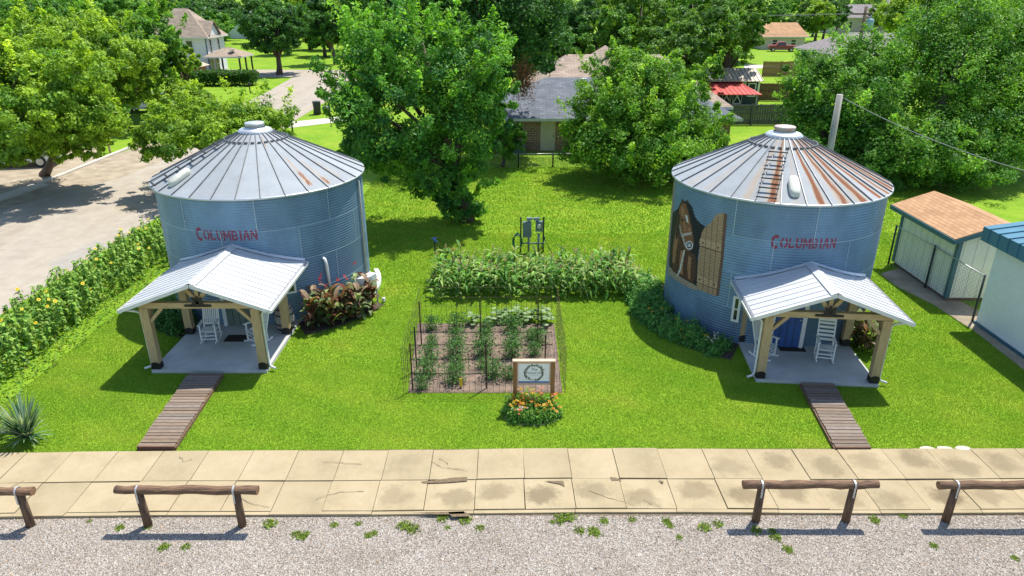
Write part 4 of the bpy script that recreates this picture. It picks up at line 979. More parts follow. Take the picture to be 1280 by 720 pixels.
spots = [(-2.75 + i * .285 + rnd.uniform(-.08, .08), 22.85 + j * .40 + rnd.uniform(-.08, .08)) for j in range(6) for i in range(26) if rnd.random() > .04]
place([corn_proto(s) for s in range(6)], spots, 'tasselled green corn plant in the dense corn patch', 'corn_plant', 'corn plant', 'corn plants in the patch behind the garden', (.68, 1.08))
# ---- sunflowers
def sunflower_proto(seed):
    def f():
        g = random.Random(seed); V, Fc, C = [], [], []; h = g.uniform(.95, 1.2); stem_strip(V, Fc, C, (0, 0, 0), (g.uniform(-.08, .08), -.05, h), .014, (.14, .22, .05))
        for k in range(30):
            z = .12 + k * (h - .14) / 30; strip_leaf(V, Fc, C, np.array([0, -.04 * z, z]), g.uniform(0, 6.28), g.uniform(.15, .26), g.uniform(.11, .17), g.uniform(.2, .7), g.uniform(.5, 1.0), cv(g.choice(((.22, .38, .05), (.29, .44, .08), (.13, .29, .04))), g), 3, .35)
        o = put('sunflower', fin('sunflower', V, Fc, C))
        if seed % 10 in (0, 6): put('flower_head', flowers('flower_head', [(g.uniform(-.03, .03), -.06, h + .03)], g.uniform(.06, .085), (.80, .62, .03), 16, (.30, .17, .03), g, 1.2), o)
        return o
    return f
spots = []
for i in range(900):
    y = rnd.uniform(14.6, 32.0); x = rnd.uniform(-16.35 + max(0, (y - 26)) * .05, -14.1 + (0 if y < 26 else .5))
    if math.hypot(x - BINL[0], y - BINL[1]) < 3.9: continue
    if all((x - a) ** 2 + (y - b) ** 2 > .22 ** 2 for a, b in spots): spots.append((x, y))
    if len(spots) >= 290: break
place([sunflower_proto(s) for s in range(10)], spots, 'leafy sunflower plant in the strip beside the road', 'sunflower', 'sunflower', 'sunflowers in the strip beside the road', (.68, .98))
# ---- low weeds between sunflowers and lawn
n = 16000; Y = NP.uniform(13.6, 31, n); X = -13.35 - NP.random(n) ** .8 * 3.6 + .12 * np.sin(Y * 4); Z = .03 + .20 * NP.random(n) * np.clip((-13.3 - X) * 2.2, .15, 1)
P = np.stack([X, Y, Z], 1); N = unit(np.array([0, 0, 1]) + NP.normal(size=(n, 3)) * .5); t = NP.random((n, 1)); col = np.array([[.11, .25, .025]]) * t + np.array([[.21, .36, .035]]) * (1 - t)
dry = NP.random((n, 1)) < .05; col = np.where(dry, np.array([[.28, .2, .08]]), col); V, Fc, C = leaf_quads(P, N, .05 + .07 * NP.random(n), jitter(col, n, .2), .6)
put('undergrowth', np_mesh('undergrowth', V, Fc, C))['kind'] = 'stuff'
# ---- cannas
def canna_proto(seed):
    def f():
        g = random.Random(seed); V, Fc, C = [], [], []
        for sidx in range(3):
            bx, by = g.uniform(-.12, .12), g.uniform(-.12, .12); h = g.uniform(.65, 1.05); stem_strip(V, Fc, C, (bx, by, 0), (bx, by, h), .014, (.06, .05, .025))
            for k in range(7): strip_leaf(V, Fc, C, np.array([bx, by, .10 + k * h / 7.5]), g.uniform(0, 6.28), g.uniform(.26, .42), g.uniform(.13, .18), g.uniform(.8, 1.5), g.uniform(.5, 1.3), cv(g.choice(((.19, .25, .07), (.30, .36, .15), (.20, .075, .05), (.08, .035, .028), (.28, .15, .06), (.13, .19, .07), (.25, .18, .11))), g), 4, .3)
        o = put('canna_plant', fin('canna_plant', V, Fc, C))
        if seed % 3 == 0: put('flower_head', flowers('flower_head', [(g.uniform(-.06, .06), g.uniform(-.06, .06), 1.15 + g.uniform(0, .25)) for _ in range(4)], .05, (.62, .06, .08), 6, (.5, .06, .05), g), o)
        return o
    return f
def ring_spots(spec, r0, r1, a0, a1, n):
    out = []
    for i in range(4000):
        a = math.radians(rnd.uniform(a0, a1)); r = rnd.uniform(r0, r1); q = (spec[0] + r * math.cos(a), spec[1] + r * math.sin(a))
        if all((q[0] - b[0]) ** 2 + (q[1] - b[1]) ** 2 > .3 ** 2 for b in out): out.append(q)
        if len(out) >= n: break
    return out
place([canna_proto(s) for s in range(6)], [(x, y) for x, y in ring_spots(BINL, 3.66, 4.5, -58, -25, 46) if x > -6.75], 'bronze leaved canna at the foot of the bin with the grey green door', 'canna_plant', 'canna', 'cannas at the bin with the grey green door', (1.0, 1.3))
place([canna_proto(s + 31) for s in range(3)], [(x, y) for x, y in ring_spots(BINR, 3.5, 4.0, -60, -38, 12) if x > 10.35], 'dark leaved canna beside the porch with the blue door', 'canna_plant', 'canna', 'cannas at the porch with the blue door', (.9, 1.1))
# ---- shrubs of the flower beds
def shrub_proto(seed, cA, cB, h=.55, r=.34, n=480, leaf=.08, fl=None, name='garden_shrub', fr=.035):
    def f():
        g = np.random.default_rng(seed); o = thing(name, None, None); put('foliage', bushy('foliage', g, h, r, n, leaf, cA, cB), o)
        if fl:
            q = random.Random(seed); put('blossom', flowers('blossom', [(q.gauss(0, r * .55), q.gauss(0, r * .55) - .08, h * q.uniform(.75, 1.08)) for _ in range(7)], fr, fl, 6, (.5, .3, .02), q), o)
        return o
    return f
G1, G2 = (.19, .42, .085), (.08, .24, .055)
sp = ring_spots(BINR, 3.45, 4.4, -212, -124, 60); rnd.shuffle(sp)
place([shrub_proto(s, G1, G2, .5 + .1 * (s % 3)) for s in range(4)], sp[:44], 'dark green leafy shrub at the foot of the painted bin', 'garden_shrub', 'shrub', 'shrubs under the horse mural')
fs = [(x, y) for x, y in sp[44:]]
place([shrub_proto(60, G1, G2, .45, .25, 260, .06, (.72, .42, .03))], fs[:4] + [(BINR[0] - 3.35, BINR[1] - 2.75), (BINR[0] - 3.15, BINR[1] - 2.95)], 'small yellow flowering plant at the foot of the painted bin', 'flowering_plant', 'flower', 'yellow flowers under the horse mural')
place([shrub_proto(61, G1, G2, .4, .22, 240, .06, (.75, .75, .74))], fs[4:8] + [(BINR[0] - 2.6, BINR[1] - 3.2)], 'small white flowering plant at the foot of the painted bin', 'flowering_plant', 'flower', 'white flowers under the horse mural')
place([shrub_proto(62, G1, G2, .4, .22, 240, .06, (.25, .28, .62))], fs[8:], 'small blue flowering plant at the foot of the painted bin', 'flowering_plant', 'flower', 'blue flowers under the horse mural')
place([shrub_proto(70 + s, (.10, .25, .06), (.045, .14, .035), .95, .42, 800, .085) for s in range(2)], [(x, y) for x, y in ring_spots(BINL, 3.6, 4.3, -137, -113, 9) if x < -10.4], 'dense dark green bush beside the porch with the grey green door', 'garden_bush', 'bush', 'bushes beside the porch with the grey green door')
# ---- bed round the sign
c0 = at(664, 521)
sp = []
for i in range(3000):
    a = rnd.uniform(0, 2 * PI); r = math.sqrt(rnd.random()); q = (c0.x + .68 * r * math.cos(a), c0.y + .10 + .42 * r * math.sin(a))
    if all((q[0] - b[0]) ** 2 + (q[1] - b[1]) ** 2 > .13 ** 2 for b in sp): sp.append(q)
sp.sort(key=lambda q: q[0])
G3, G4 = (.22, .43, .06), (.08, .23, .035)
a_ = [q for i, q in enumerate(sp) if i % 5 in (0, 2)]; o_ = [q for i, q in enumerate(sp) if i % 5 in (1, 3)]; w_ = [q for i, q in enumerate(sp) if i % 5 == 4]
place([shrub_proto(80 + s, G3, G4, .52, .24, 380, .06, None, 'bedding_plant') for s in range(3)], a_, 'bright green leafy plant in the bed under the sign', 'bedding_plant', 'bedding plant', 'leafy plants in the sign bed')
place([shrub_proto(90 + s, G3, G4, .48, .22, 260, .055, ((.78, .36, .03), (.76, .5, .04), (.7, .22, .04))[s], 'flowering_plant', .042) for s in range(3)], o_, 'small plant with orange and yellow flowers under the sign', 'flowering_plant', 'flower', 'orange flowers in the sign bed')
place([shrub_proto(95, G3, G4, .44, .2, 220, .055, (.74, .73, .72), 'flowering_plant', .028), shrub_proto(96, G3, G4, .5, .16, 200, .05, (.72, .10, .13), 'flowering_plant', .036)], w_, 'small plant with white or red flowers under the sign', 'flowering_plant', 'flower', 'white and red flowers in the sign bed')
sheet('flower_bed_soil', [(c0.x + .72 * math.cos(2 * PI * k / 24), c0.y + .03 + .46 * math.sin(2 * PI * k / 24)) for k in range(24)], .011, 'dirt')
# ---- yuccas
def yucca(label, x, y, seed, n, L):
    g = random.Random(seed); V, Fc, C = [], [], []
    for k in range(n):
        e = (k / n) ** .8; strip_leaf(V, Fc, C, np.array([g.gauss(0, .03), g.gauss(0, .03), .08 + .14 * e]), g.uniform(0, 6.28), L * g.uniform(.8, 1.1) * (1 - .35 * e), .05, .25 + 2.2 * e, .32, cv(g.choice(((.13, .25, .13), (.25, .36, .23), (.06, .15, .065), (.36, .44, .31))), g), 4, .5)
    o = put('yucca', fin('yucca', V, Fc, C)); o.location = (x, y, 0); tag(o, label, 'yucca'); return o
p = at(28, 556); yucca('large spiky yucca at the lawn corner by the sidewalk', p.x + .05, p.y + .15, 4, 190, .72)
p = at(-4, 560); yucca('smaller dark spiky yucca behind the large one at the lawn corner', p.x - .25, p.y + .35, 5, 90, .5)
# ---- weeds in the gravel
def weed_proto(seed):
    def f():
        g = np.random.default_rng(seed); return put('weed_tuft', bushy('weed_tuft', g, .05, .16, 110, .045, (.25, .33, .05), (.14, .23, .03)))
    return f
sp = [at(u, v) for u, v in ((112, 652), (150, 660), (185, 659), (338, 656), (370, 668), (379, 671), (384, 667), (418, 657), (448, 655), (461, 670), (468, 667), (505, 658), (515, 662), (553, 648), (560, 660), (582, 650), (600, 660), (690, 653), (700, 650), (712, 648), (725, 664), (740, 662), (744, 667), (755, 652), (790, 650), (833, 652), (838, 658), (881, 660), (898, 656), (945, 664), (966, 664), (849, 672), (232, 684), (205, 685), (1093, 651), (1128, 645), (970, 672), (1167, 683), (985, 688), (1268, 698))]
place([weed_proto(s) for s in range(4)], [(p.x, p.y) for p in sp], 'low green weed tuft growing in the gravel', 'weed_tuft', 'weed', 'weeds in the gravel by the sidewalk', (.5, 1.25))

# ================================================================== GARDEN PLOT
gx0, gx1, gy0, gy1 = -2.95, 1.45, 16.35, 20.55
wf = thing('wire_fence', 'rusty wire panel fence with tee posts round the vegetable plot', 'wire fence', ((gx0 + gx1) / 2, gy0, 0))
mb = MB(); hgt = 1.35; WR = .0045
def wire(p, q): mb.tube([p, q], WR, 4, caps=False, smooth=False)
for (xa, ya, xb, yb2, nn) in ((gx0, gy0, gx1, gy0, 27), (gx0, gy1, gx1, gy1, 27), (gx0, gy0, gx0, gy1, 14), (gx1, gy0, gx1, gy1, 14)):
    for k in range(nn + 1):
        s = k / nn; wire((xa + (xb - xa) * s, ya + (yb2 - ya) * s, .03), (xa + (xb - xa) * s, ya + (yb2 - ya) * s, hgt + rnd.uniform(-.03, .05)))
    for z in (.05, .35, .68, 1.0, hgt): wire((xa, ya, z), (xb, yb2, z))
mb.build('wire_mesh', 'wire', wf, world=True)
for u, v, h_ in ((516, 488, 1.45), (521, 464, 1.42), (527, 432, 1.5), (608, 486, 1.5), (601, 432, 1.55), (672, 430, 1.5), (681, 470, 1.3)):
    p = at(u, v); q = MB(); q.box((p.x - .02, p.y - .006, 0), (p.x + .02, p.y + .006, h_)); q.box((p.x - .006, p.y + .007, 0), (p.x + .006, p.y + .03, h_)); q.build('post', 'rustpost' if rnd.random() < .5 else 'darkpost', wf, world=True)
def tomato_proto(seed):
    def f():
        g = np.random.default_rng(seed); n = 520; t = g.random(n); P = np.stack([g.normal(size=n) * (.12 + .10 * np.sin(t * PI)), g.normal(size=n) * (.12 + .10 * np.sin(t * PI)), .05 + .62 * t], 1)
        N = unit(g.normal(size=(n, 3)) * .7 + [0, 0, .6]); tt = g.random((n, 1)); col = np.array([[.065, .18, .045]]) * tt + np.array([[.15, .28, .08]]) * (1 - tt)
        V, Fc, C = leaf_quads(P, N, .06 + .06 * g.random(n), jitter(col, n, .22, g), .55, g); o = thing('tomato_plant', None, None); put('foliage', np_mesh('foliage', V, Fc, C), o)
        MB().tube([(.03, 0, 0), (.03, 0, .8)], .01, 5).build('stake', 'darkpost', o)
        return o
    return f
sp = [at(u, v) for u, v in ((528, 486), (534, 470), (537, 450), (540, 432), (540, 412), (569, 478), (571, 462), (570, 446), (571, 428), (571, 412), (604, 460), (605, 445), (605, 430), (608, 415), (617, 472), (640, 446), (642, 432), (640, 414), (638, 474), (668, 444), (674, 430), (664, 425))]
place([tomato_proto(s) for s in range(4)], [(p.x, p.y) for p in sp], 'staked green tomato plant in the fenced vegetable plot', 'tomato_plant', 'tomato plant', 'tomato plants in the vegetable plot', (.5, .9))
def squash_proto(seed):
    def f():
        g = random.Random(seed); V, Fc, C = [], [], []
        for k in range(26): strip_leaf(V, Fc, C, np.array([g.gauss(0, .22), g.gauss(0, .12), g.uniform(.15, .42)]), g.uniform(0, 6.28), .2, .2, .15, .3, cv(g.choice(((.20, .30, .12), (.30, .40, .20), (.12, .22, .06))), g), 3, -.2)
        for k in range(5): stem_strip(V, Fc, C, (g.gauss(0, .1), g.gauss(0, .08), 0), (g.gauss(0, .2), g.gauss(0, .1), .35), .012, (.16, .25, .08))
        return put('squash_plant', fin('squash_plant', V, Fc, C))
    return f
place([squash_proto(s) for s in range(3)], [(at(u, v).x, at(u, v).y) for u, v in ((592, 404), (619, 403), (634, 400), (648, 400), (662, 401), (678, 402))], 'pale leaved squash plant along the far edge of the vegetable plot', 'squash_plant', 'squash plant', 'squash plants in the vegetable plot', (.85, 1.1))
p = at(576, 488); t = thing('plant_tag', 'yellow tag on the vegetable plot soil by the front wire', 'plant tag', (p.x, p.y + .12, 0)); MB().box((-.045, -.008, .06), (.045, .008, .30)).build('plate', 'yellow', t); MB().box((-.01, .0085, 0), (.01, .02, .25)).build('peg', 'darkpost', t)
mb = MB()
for v in (467, 449, 431, 415):
    a, b = at(512, v, .025), at(690, v, .025); mb.tube([a.lerp(b, k / 12) + Vector((0, .02 * math.sin(k * 1.9 + v), 0)) for k in range(13)], .011, 6)
tag(mb.build('drip_line', 'black'), 'black drip irrigation lines laid across the vegetable plot soil', 'drip line')

# ================================================================== YARD EQUIPMENT
p = at(664, 316); mp = thing('utility_pedestal', 'grey electric meter boxes on pipe legs beyond the corn patch', 'utility pedestal', (p.x, p.y, 0)); S = 1.12
for x in (-.11, .30): MB().tube([(x, .05, 0), (x, .05, .75 * S)], .045, 10).build('leg', 'pipe', mp)
MB().box((-.36, -.06, .62 * S), (.00, .12, 1.20 * S)).build('panel_box', 'greybox', mp)
mbx = MB().box((.17, -.06, .85 * S), (.46, .12, 1.22 * S)).build('meter_box', 'greybox', mp)
m2 = MB(); m2.tube([(.315, -.061, 1.06 * S), (.315, -.13, 1.06 * S)], .085, 16); m2.build('meter', 'strap', mbx)
m3 = MB(); m3.box((-.20, -.02, 1.26 * S), (.02, .10, 1.36 * S)); m3.box((.10, -.02, 1.26 * S), (.33, .10, 1.36 * S)); m3.tube([(-.1, .04, 1.20 * S), (-.1, .04, 1.27 * S)], .04, 8); m3.tube([(.25, .04, 1.22 * S), (.25, .04, 1.27 * S)], .04, 8); m3.tube([(.02, .04, 1.31 * S), (.10, .04, 1.31 * S)], .03, 8); m3.build('conduit_head', 'pipe', mp)
for x in (-.44, .50): MB().box((x - .03, .02, 0), (x + .03, .08, 1.38 * S)).build('post', 'darkpost', mp)
MB().bar((-.47, .0, .42), (.55, .0, .42), .03, .05).build('cross_rail', 'pipe', mp)
mb = MB()
for k in range(7):
    ph = k * .12; mb.tube([(p.x - .58 + .14 * math.sin(a) * (1 + .08 * k), p.y - .06 - .018 * k, .55 + .34 * math.cos(a) * (1 - .03 * k)) for a in np.linspace(ph, 2 * PI + ph, 18)], .018, 6)
mb.tube([(p.x - .6, p.y - .1, .22), (p.x - .8, p.y - .12, .05), (p.x - 1.1, p.y - .1, .02)], .018, 6)
tag(mb.build('garden_hose', 'hose'), 'coiled green garden hose hung beside the grey meter boxes', 'garden hose')
q = at(680, 318); tp = thing('sprinkler_tripod', 'dark green sprinkler tripod beside the grey meter boxes', 'sprinkler', (q.x, q.y, 0))
for a in (.1, 2.2, 4.2): MB().tube([(0, 0, .68), (.36 * math.cos(a), .3 * math.sin(a), 0)], .016, 6).build('leg', 'darkgreen', tp)
MB().lathe([(0, .62), (.04, .64), (.04, .74), (.02, .78), (0, .8)], 10).build('head', 'darkgreen', tp)
p = at(544, 317); hy = thing('yard_hydrant', 'blue topped yard hydrant on a short pipe near the corn', 'yard hydrant', (p.x, p.y, 0)); MB().tube([(0, 0, 0), (0, 0, .5)], .03, 8).build('pipe', 'darkpost', hy)
hm = MB(); hm.tube([(0, 0, .5), (0, 0, .66)], .06, 10); hm.bar((-.14, 0, .66), (.12, 0, .70), .04, .03); hm.tube([(0, 0, .57), (.1, -.03, .55), (.13, -.04, .48)], .025, 8); hm.build('head', 'blue_door', hy)
p = at(480, 378); t = thing('cleanout_cap', 'small white pipe cap in the dirt near the outdoor air conditioner', 'pipe cap', (p.x, p.y, 0)); MB().tube([(0, 0, 0), (0, 0, .14)], .05, 12).build('pipe', 'white', t); MB().lathe([(.06, .14), (.06, .18), (0, .19)], 12).build('cap', 'gutter', t)
# outdoor air conditioner on its stand
ac = thing('air_conditioner', 'white outdoor air conditioner on a stand against the bin wall', 'air conditioner', (-4.98, 22.05, 0), math.radians(62))
MB().box((-.36, -.15, .62), (.36, .15, 1.14)).build('case', 'white', ac)
gr = MB(); gr.lathe([(.235, 0), (.24, .012), (.225, .014)], 28)
for r in (.06, .12, .18): gr.lathe([(r - .005, .006), (r, .012), (r + .005, .006)], 24)
for k in range(8): gr.bar((.03 * math.cos(k * PI / 4), .03 * math.sin(k * PI / 4), .008), (.23 * math.cos(k * PI / 4), .23 * math.sin(k * PI / 4), .008), .008, .008)
go = gr.build('fan_grille', 'greybox', ac); go.location = (-.1, -.161, .91); go.rotation_euler = (PI / 2, 0, 0)
for x in (-.33, .33):
    for y in (-.14, .14): MB().box((x - .02, y - .02, 0), (x + .02, y + .02, .58)).build('leg', 'strap', ac)
    MB().bar((x, -.2, .60), (x, .2, .60), .05, .035).build('bracket', 'strap', ac)
# curved edging of concrete round the bin foot
mb = MB(); q = arc(*BINL[:2], 3.62, -28, 25, 14); q2 = arc(*BINL[:2], 3.78, -28, 25, 14)
for i in range(14): mb.add([(*q[i], .0), (*q[i + 1], .0), (*q2[i + 1], .0), (*q2[i], .0), (*q[i], .14), (*q[i + 1], .14), (*q2[i + 1], .14), (*q2[i], .14)], [(4, 5, 6, 7), (0, 4, 7, 3), (3, 7, 6, 2), (1, 2, 6, 5), (0, 1, 5, 4)])
tag(mb.build('bed_edging', 'white'), 'white curved edging at the foot of the bin beside the air conditioner', 'edging')
a, b = at(1148, 565), at(1215, 564)
for k in range(3):
    s_ = a.lerp(b, k / 3 + .02); e = a.lerp(b, (k + 1) / 3 - .02); q = (s_ + e) / 2; L = (e - s_).length / 2
    pts = [(L * math.cos(t_) * rnd.uniform(.9, 1.05), .09 * math.sin(t_) * rnd.uniform(.85, 1.1)) for t_ in np.linspace(0, 2 * PI, 11)[:-1]]
    o = MB().add([(x, y, .07) for x, y in pts] + [(x, y, 0) for x, y in pts], [tuple(range(10))] + [(i, 10 + i, 10 + (i + 1) % 10, (i + 1) % 10) for i in range(10)]).build('edging_stone', 'concpipe'); o.location = (q.x, q.y + .04, .0)
    tag(o, 'flat pale stone set along the lawn edge by the sidewalk', 'stone', 'flat stones at the lawn edge')

# ================================================================== SHEDS AND FENCES ON THE RIGHT
def slope(mb, pts, mi=0, th=.06):
    """roof plane with thickness; pts: eave a, eave b, ridge c, ridge d"""
    a, b, c, d = map(Vector, pts); n = (b - a).cross(d - a).normalized() * th
    if n.z < 0: n = -n
    mb.quad(a, b, c, d, mi); lo = [p - n for p in (a, b, c, d)]
    up = [a, b, c, d]
    mb.add(up + lo, [(7, 6, 5, 4)] + [(k, 4 + k, 4 + (k + 1) % 4, (k + 1) % 4) for k in range(4)], mi, uvs=[[(0, 0)] * 4] * 5)
t = thing('storage_shed', 'cream storage shed with a tan shingle roof behind the chain link fence', 'shed', (15.3, 22.5, 0))
w = MB(); w.box((15.3, 22.5, .12), (17.6, 26.2, 2.40)); w.add([(15.3, 22.503, 2.40), (17.6, 22.503, 2.40), (16.45, 22.503, 2.86)], [(0, 1, 2)])
for k in range(9): w.box((15.288, 22.7 + k * .41, .14), (15.3, 22.715 + k * .41, 2.30), 1)
for k in range(5): w.box((15.5 + k * .41, 22.488, .14), (15.515 + k * .41, 22.5, 2.40), 1)

M['sidinggroove'] = mat('siding groove', (.70, .70, .61), (.64, .64, .55), 4, .8)
w.build('wall', ['siding', 'sidinggroove'], t, world=True)
rf = MB(); slope(rf, ((14.9, 22.2, 2.40), (14.9, 26.45, 2.40), (16.45, 26.45, 2.94), (16.45, 22.2, 2.94)), 0, .05); slope(rf, ((18.0, 22.2, 2.40), (18.0, 26.45, 2.40), (16.45, 26.45, 2.94), (16.45, 22.2, 2.94)), 0, .05)
rfo = rf.build('roof', 'shingle_brown', t, world=True)
tr = MB(); tr.box((14.86, 22.2, 2.22), (14.895, 26.45, 2.38)); tr.bar((14.88, 22.19, 2.28), (16.45, 22.19, 2.83), .03, .15, (0, 0, 1)); tr.bar((18.0, 22.19, 2.28), (16.45, 22.19, 2.83), .03, .15, (0, 0, 1)); tr.build('fascia', 'tealtrim', rfo, world=True)
for x, y in ((15.28, 22.48), (15.28, 26.1), (17.52, 22.48)): MB().box((x - .02, y - .02, .12), (x + .12, y + .12, 2.30)).build('corner_trim', 'tealtrim', t, world=True)
sk = MB(); sk.box((15.34, 22.54, 0), (17.55, 26.15, .118)); sk.build('skid', 'wornwood', t, world=True)

t = thing('white_building', 'white stucco building with blue metal roof edge at the right side', 'building', (15.25, 16, 0))
MB().box((15.25, 6, .10), (24, 20.65, 2.86)).build('wall', 'whitewall', t, world=True); MB().box((15.20, 6, 0), (24, 20.7, .098)).build('footing', 'tealtrim', t, world=True)
rf = MB(); rf.add([(14.9, 5.6, 2.80), (14.9, 21.0, 2.80), (14.9, 21.0, 3.24), (14.9, 5.6, 3.24), (19.5, 5.6, 3.9), (19.5, 21.0, 3.9), (24, 21.0, 3.2), (24, 5.6, 3.2), (24, 21.0, 2.80), (24, 5.6, 2.80)], [(0, 1, 2, 3), (3, 2, 5, 4), (4, 5, 6, 7), (1, 8, 6, 5, 2), (0, 3, 4, 7, 9), (0, 9, 8, 1)])
rf2 = rf.build('roof', 'bluemetal', t, world=True); rb = MB()
for k in range(34): y = 5.8 + k * .45; rb.bar((14.88, y, 3.26), (19.5, y, 3.92), .04, .03); rb.bar((14.893, y, 2.82), (14.893, y, 3.24), .03, .02)
rb.build('roof_rib', 'bluemetal', rf2, world=True)

def chain_fence(label, pts, h, step=.14, wr=.0035, railr=.022, name='chain_link_fence'):
    t = thing(name, label, 'chain link fence', (pts[0][0], pts[0][1], 0)); mesh = MB(); rail = MB()
    for i in range(len(pts)):
        p = pts[i]; MB().tube([(p[0], p[1], 0), (p[0], p[1], h + .04)], railr * 1.6, 8).build('post', 'chainpost', t, world=True)
        if i + 1 < len(pts):
            q = pts[i + 1]; L = math.hypot(q[0] - p[0], q[1] - p[1]); n = int(L / step); hh = h - .04
            rail.tube([(p[0], p[1], h), (q[0], q[1], h)], railr, 6)
            P = lambda s, z: (p[0] + (q[0] - p[0]) * s / L, p[1] + (q[1] - p[1]) * s / L, z)
            k = -int(hh / step)
            while k * step < L:
                for sg in (1, -1):
                    a0 = k * step; s0, s1 = max(0, a0), min(L, a0 + hh)
                    if s1 <= s0: continue
                    z0, z1 = .04 + (s0 - a0), .04 + (s1 - a0)
                    if sg < 0: z0, z1 = hh - z0 + .04, hh - z1 + .04
                    mesh.tube([P(s0, z0), P(s1, z1)], wr, 3, caps=False, smooth=False)
                k += 1
    rail.build('top_rail', 'strap', t, world=True); mesh.build('mesh', 'chain', t, world=True); return t
cf = [at(1110, 331), at(1156, 360), at(1215, 402)]
chain_fence('dark chain link fence in front of the cream storage shed', cf, 1.62, .17, .003)
chain_fence('low chain link fence behind the lawn before the brick house', [at(u, v) for u, v in ((600, 210), (648, 209.5), (691, 209), (740, 208.5), (800, 208))], .85, .2, .006, .03)

def plank_fence(label, x0, x1, y, h, m, group=None, rz=0):
    t = thing('board_fence', label, 'board fence', (x0, y, 0), rz); b = MB(); n = int((x1 - x0) / .2)
    for k in range(n): hh = h + rnd.uniform(-.03, .02); b.box((k * .2 + .008, 0, .03), (k * .2 + .192, .03, hh))
    b.build('boards', m, t); r = MB()
    for z in (.3, h * .55, h - .15): r.box((0, -.06, z), (x1 - x0, -.002, z + .09))
    r.build('rail', m, t)
    k = 0
    while k * 2.4 < x1 - x0: MB().box((k * 2.4 - .06, -.14, 0), (k * 2.4 + .06, -.062, h + .05)).build('post', m, t); k += 1
    return t
plank_fence('long grey board fence beyond the brick house lawn', 12.5, 27.5, 58.3, 1.68, 'greyfence')
plank_fence('dark brown board fence right of the green shed', 25.0, 33.0, 72.5, 1.72, 'brownfence')
plank_fence('tan board fence farther behind the dark brown one', 32.8, 41.0, 95, 1.9, 'tanfence')

# ================================================================== HOUSES
def hip(mb, x0, x1, y0, y1, ze, zr, inset, mi=0, axis='x'):
    if axis == 'x':
        ym = (y0 + y1) / 2; a, b = (x0 + inset, ym, zr), (x1 - inset, ym, zr)
        mb.quad((x0, y0, ze), (x1, y0, ze), b, a, mi); mb.quad((x1, y1, ze), (x0, y1, ze), a, b, mi)
        mb.quad((x0, y1, ze), (x0, y0, ze), a, a, mi) if 0 else mb.add([(x0, y1, ze), (x0, y0, ze), a], [(0, 1, 2)], mi, uvs=[[(0, 0), (y1 - y0, 0), ((y1 - y0) / 2, zr - ze + inset)]])
        mb.add([(x1, y0, ze), (x1, y1, ze), b], [(0, 1, 2)], mi, uvs=[[(0, 0), (y1 - y0, 0), ((y1 - y0) / 2, zr - ze + inset)]])
    mb.add([(x0, y0, ze), (x1, y0, ze), (x1, y1, ze), (x0, y1, ze), (x0, y0, ze - .18), (x1, y0, ze - .18), (x1, y1, ze - .18), (x0, y1, ze - .18)], [(7, 6, 5, 4), (0, 4, 5, 1), (1, 5, 6, 2), (2, 6, 7, 3), (3, 7, 4, 0)], mi + 1, uvs=[[(0, 0)] * 4] * 5)
    return mb
def flat_window(parent, x, y, z, w, h, face=(0, -1), fm='white'):
    f = MB(); fx, fy = face; tx, ty = -fy, fx
    def B(mb, s0, s1, d0, d1, z0, z1): 
        P = [(x + tx * s + fx * d, y + ty * s + fy * d) for s, d in ((s0, d0), (s1, d0), (s1, d1), (s0, d1))]
        mb.add([(*p, z0) for p in P] + [(*p, z1) for p in P], [(0, 1, 2, 3), (7, 6, 5, 4), (0, 4, 5, 1), (1, 5, 6, 2), (2, 6, 7, 3), (3, 7, 4, 0)])
    e = .09
    B(f, -w / 2 - e, -w / 2, .005, .07, z - e, z + h + e); B(f, w / 2, w / 2 + e, .005, .07, z - e, z + h + e); B(f, -w / 2, w / 2, .005, .068, z - e, z); B(f, -w / 2, w / 2, .005, .068, z + h, z + h + e); B(f, -w / 2, w / 2, .005, .06, z + h / 2 - .03, z + h / 2 + .03)
    o = f.build('window', fm, parent, world=True); g = MB(); B(g, -w / 2, w / 2, .004, .03, z, z + h); g.build('pane', 'glass', o, world=True)
M['dishgrey'] = mat('dish grey', (.4, .4, .4), (.3, .3, .3), 3, .6)
h = thing('brick_house', 'low brown brick house with grey and tan shingle roofs behind the lawn', 'house', (7, 48, 0))
MB().box((-1.2, 48, 0), (14.9, 63.5, 2.3)).build('wall', 'brick', h, world=True)
r = hip(MB(), -1.9, 15.5, 47.4, 57.2, 2.3, 4.45, 4.4).build('roof', ['shingle_grey', 'gutter'], h, world=True)
r2 = hip(MB(), .3, 15.7, 50.4, 65.2, 2.62, 5.62, 4.0).build('roof', ['shingle_tan', 'gutter'], h, world=True)
g3 = MB(); slope(g3, ((5.6, 55.5, 4.5), (5.6, 63.2, 4.5), (8.0, 63.2, 5.95), (8.0, 57.5, 5.95))); slope(g3, ((10.4, 55.5, 4.5), (10.4, 63.2, 4.5), (8.0, 63.2, 5.95), (8.0, 57.5, 5.95))); g3.build('roof', 'shingle_tan', h, world=True)
for u, v, Y in ((703, 76, 57.0), (733, 76, 57.0), (751, 77, 57.0)): q = atY(u, v, Y); MB().tube([(q.x, Y, q.z - .5), (q.x, Y, q.z + .12)], .10, 8).build('vent_pipe', 'white', r2, world=True)
q = atY(729, 100, 51.8); MB().box((q.x - .22, 51.5, q.z - .25), (q.x + .22, 51.9, q.z + .12)).build('roof_vent', 'white', r, world=True)
dd = MB().box((1.95, 47.93, .05), (2.95, 47.995, 2.05)).build('door', 'creamwall', h, world=True); MB().box((2.8, 47.9, 1.0), (2.86, 47.93, 1.1)).build('handle', 'black', dd, world=True)
flat_window(h, -.4, 48, .9, .9, 1.0); flat_window(h, 6, 48, .9, 1.4, 1.1); flat_window(h, 10.5, 48, .9, 1.4, 1.1)
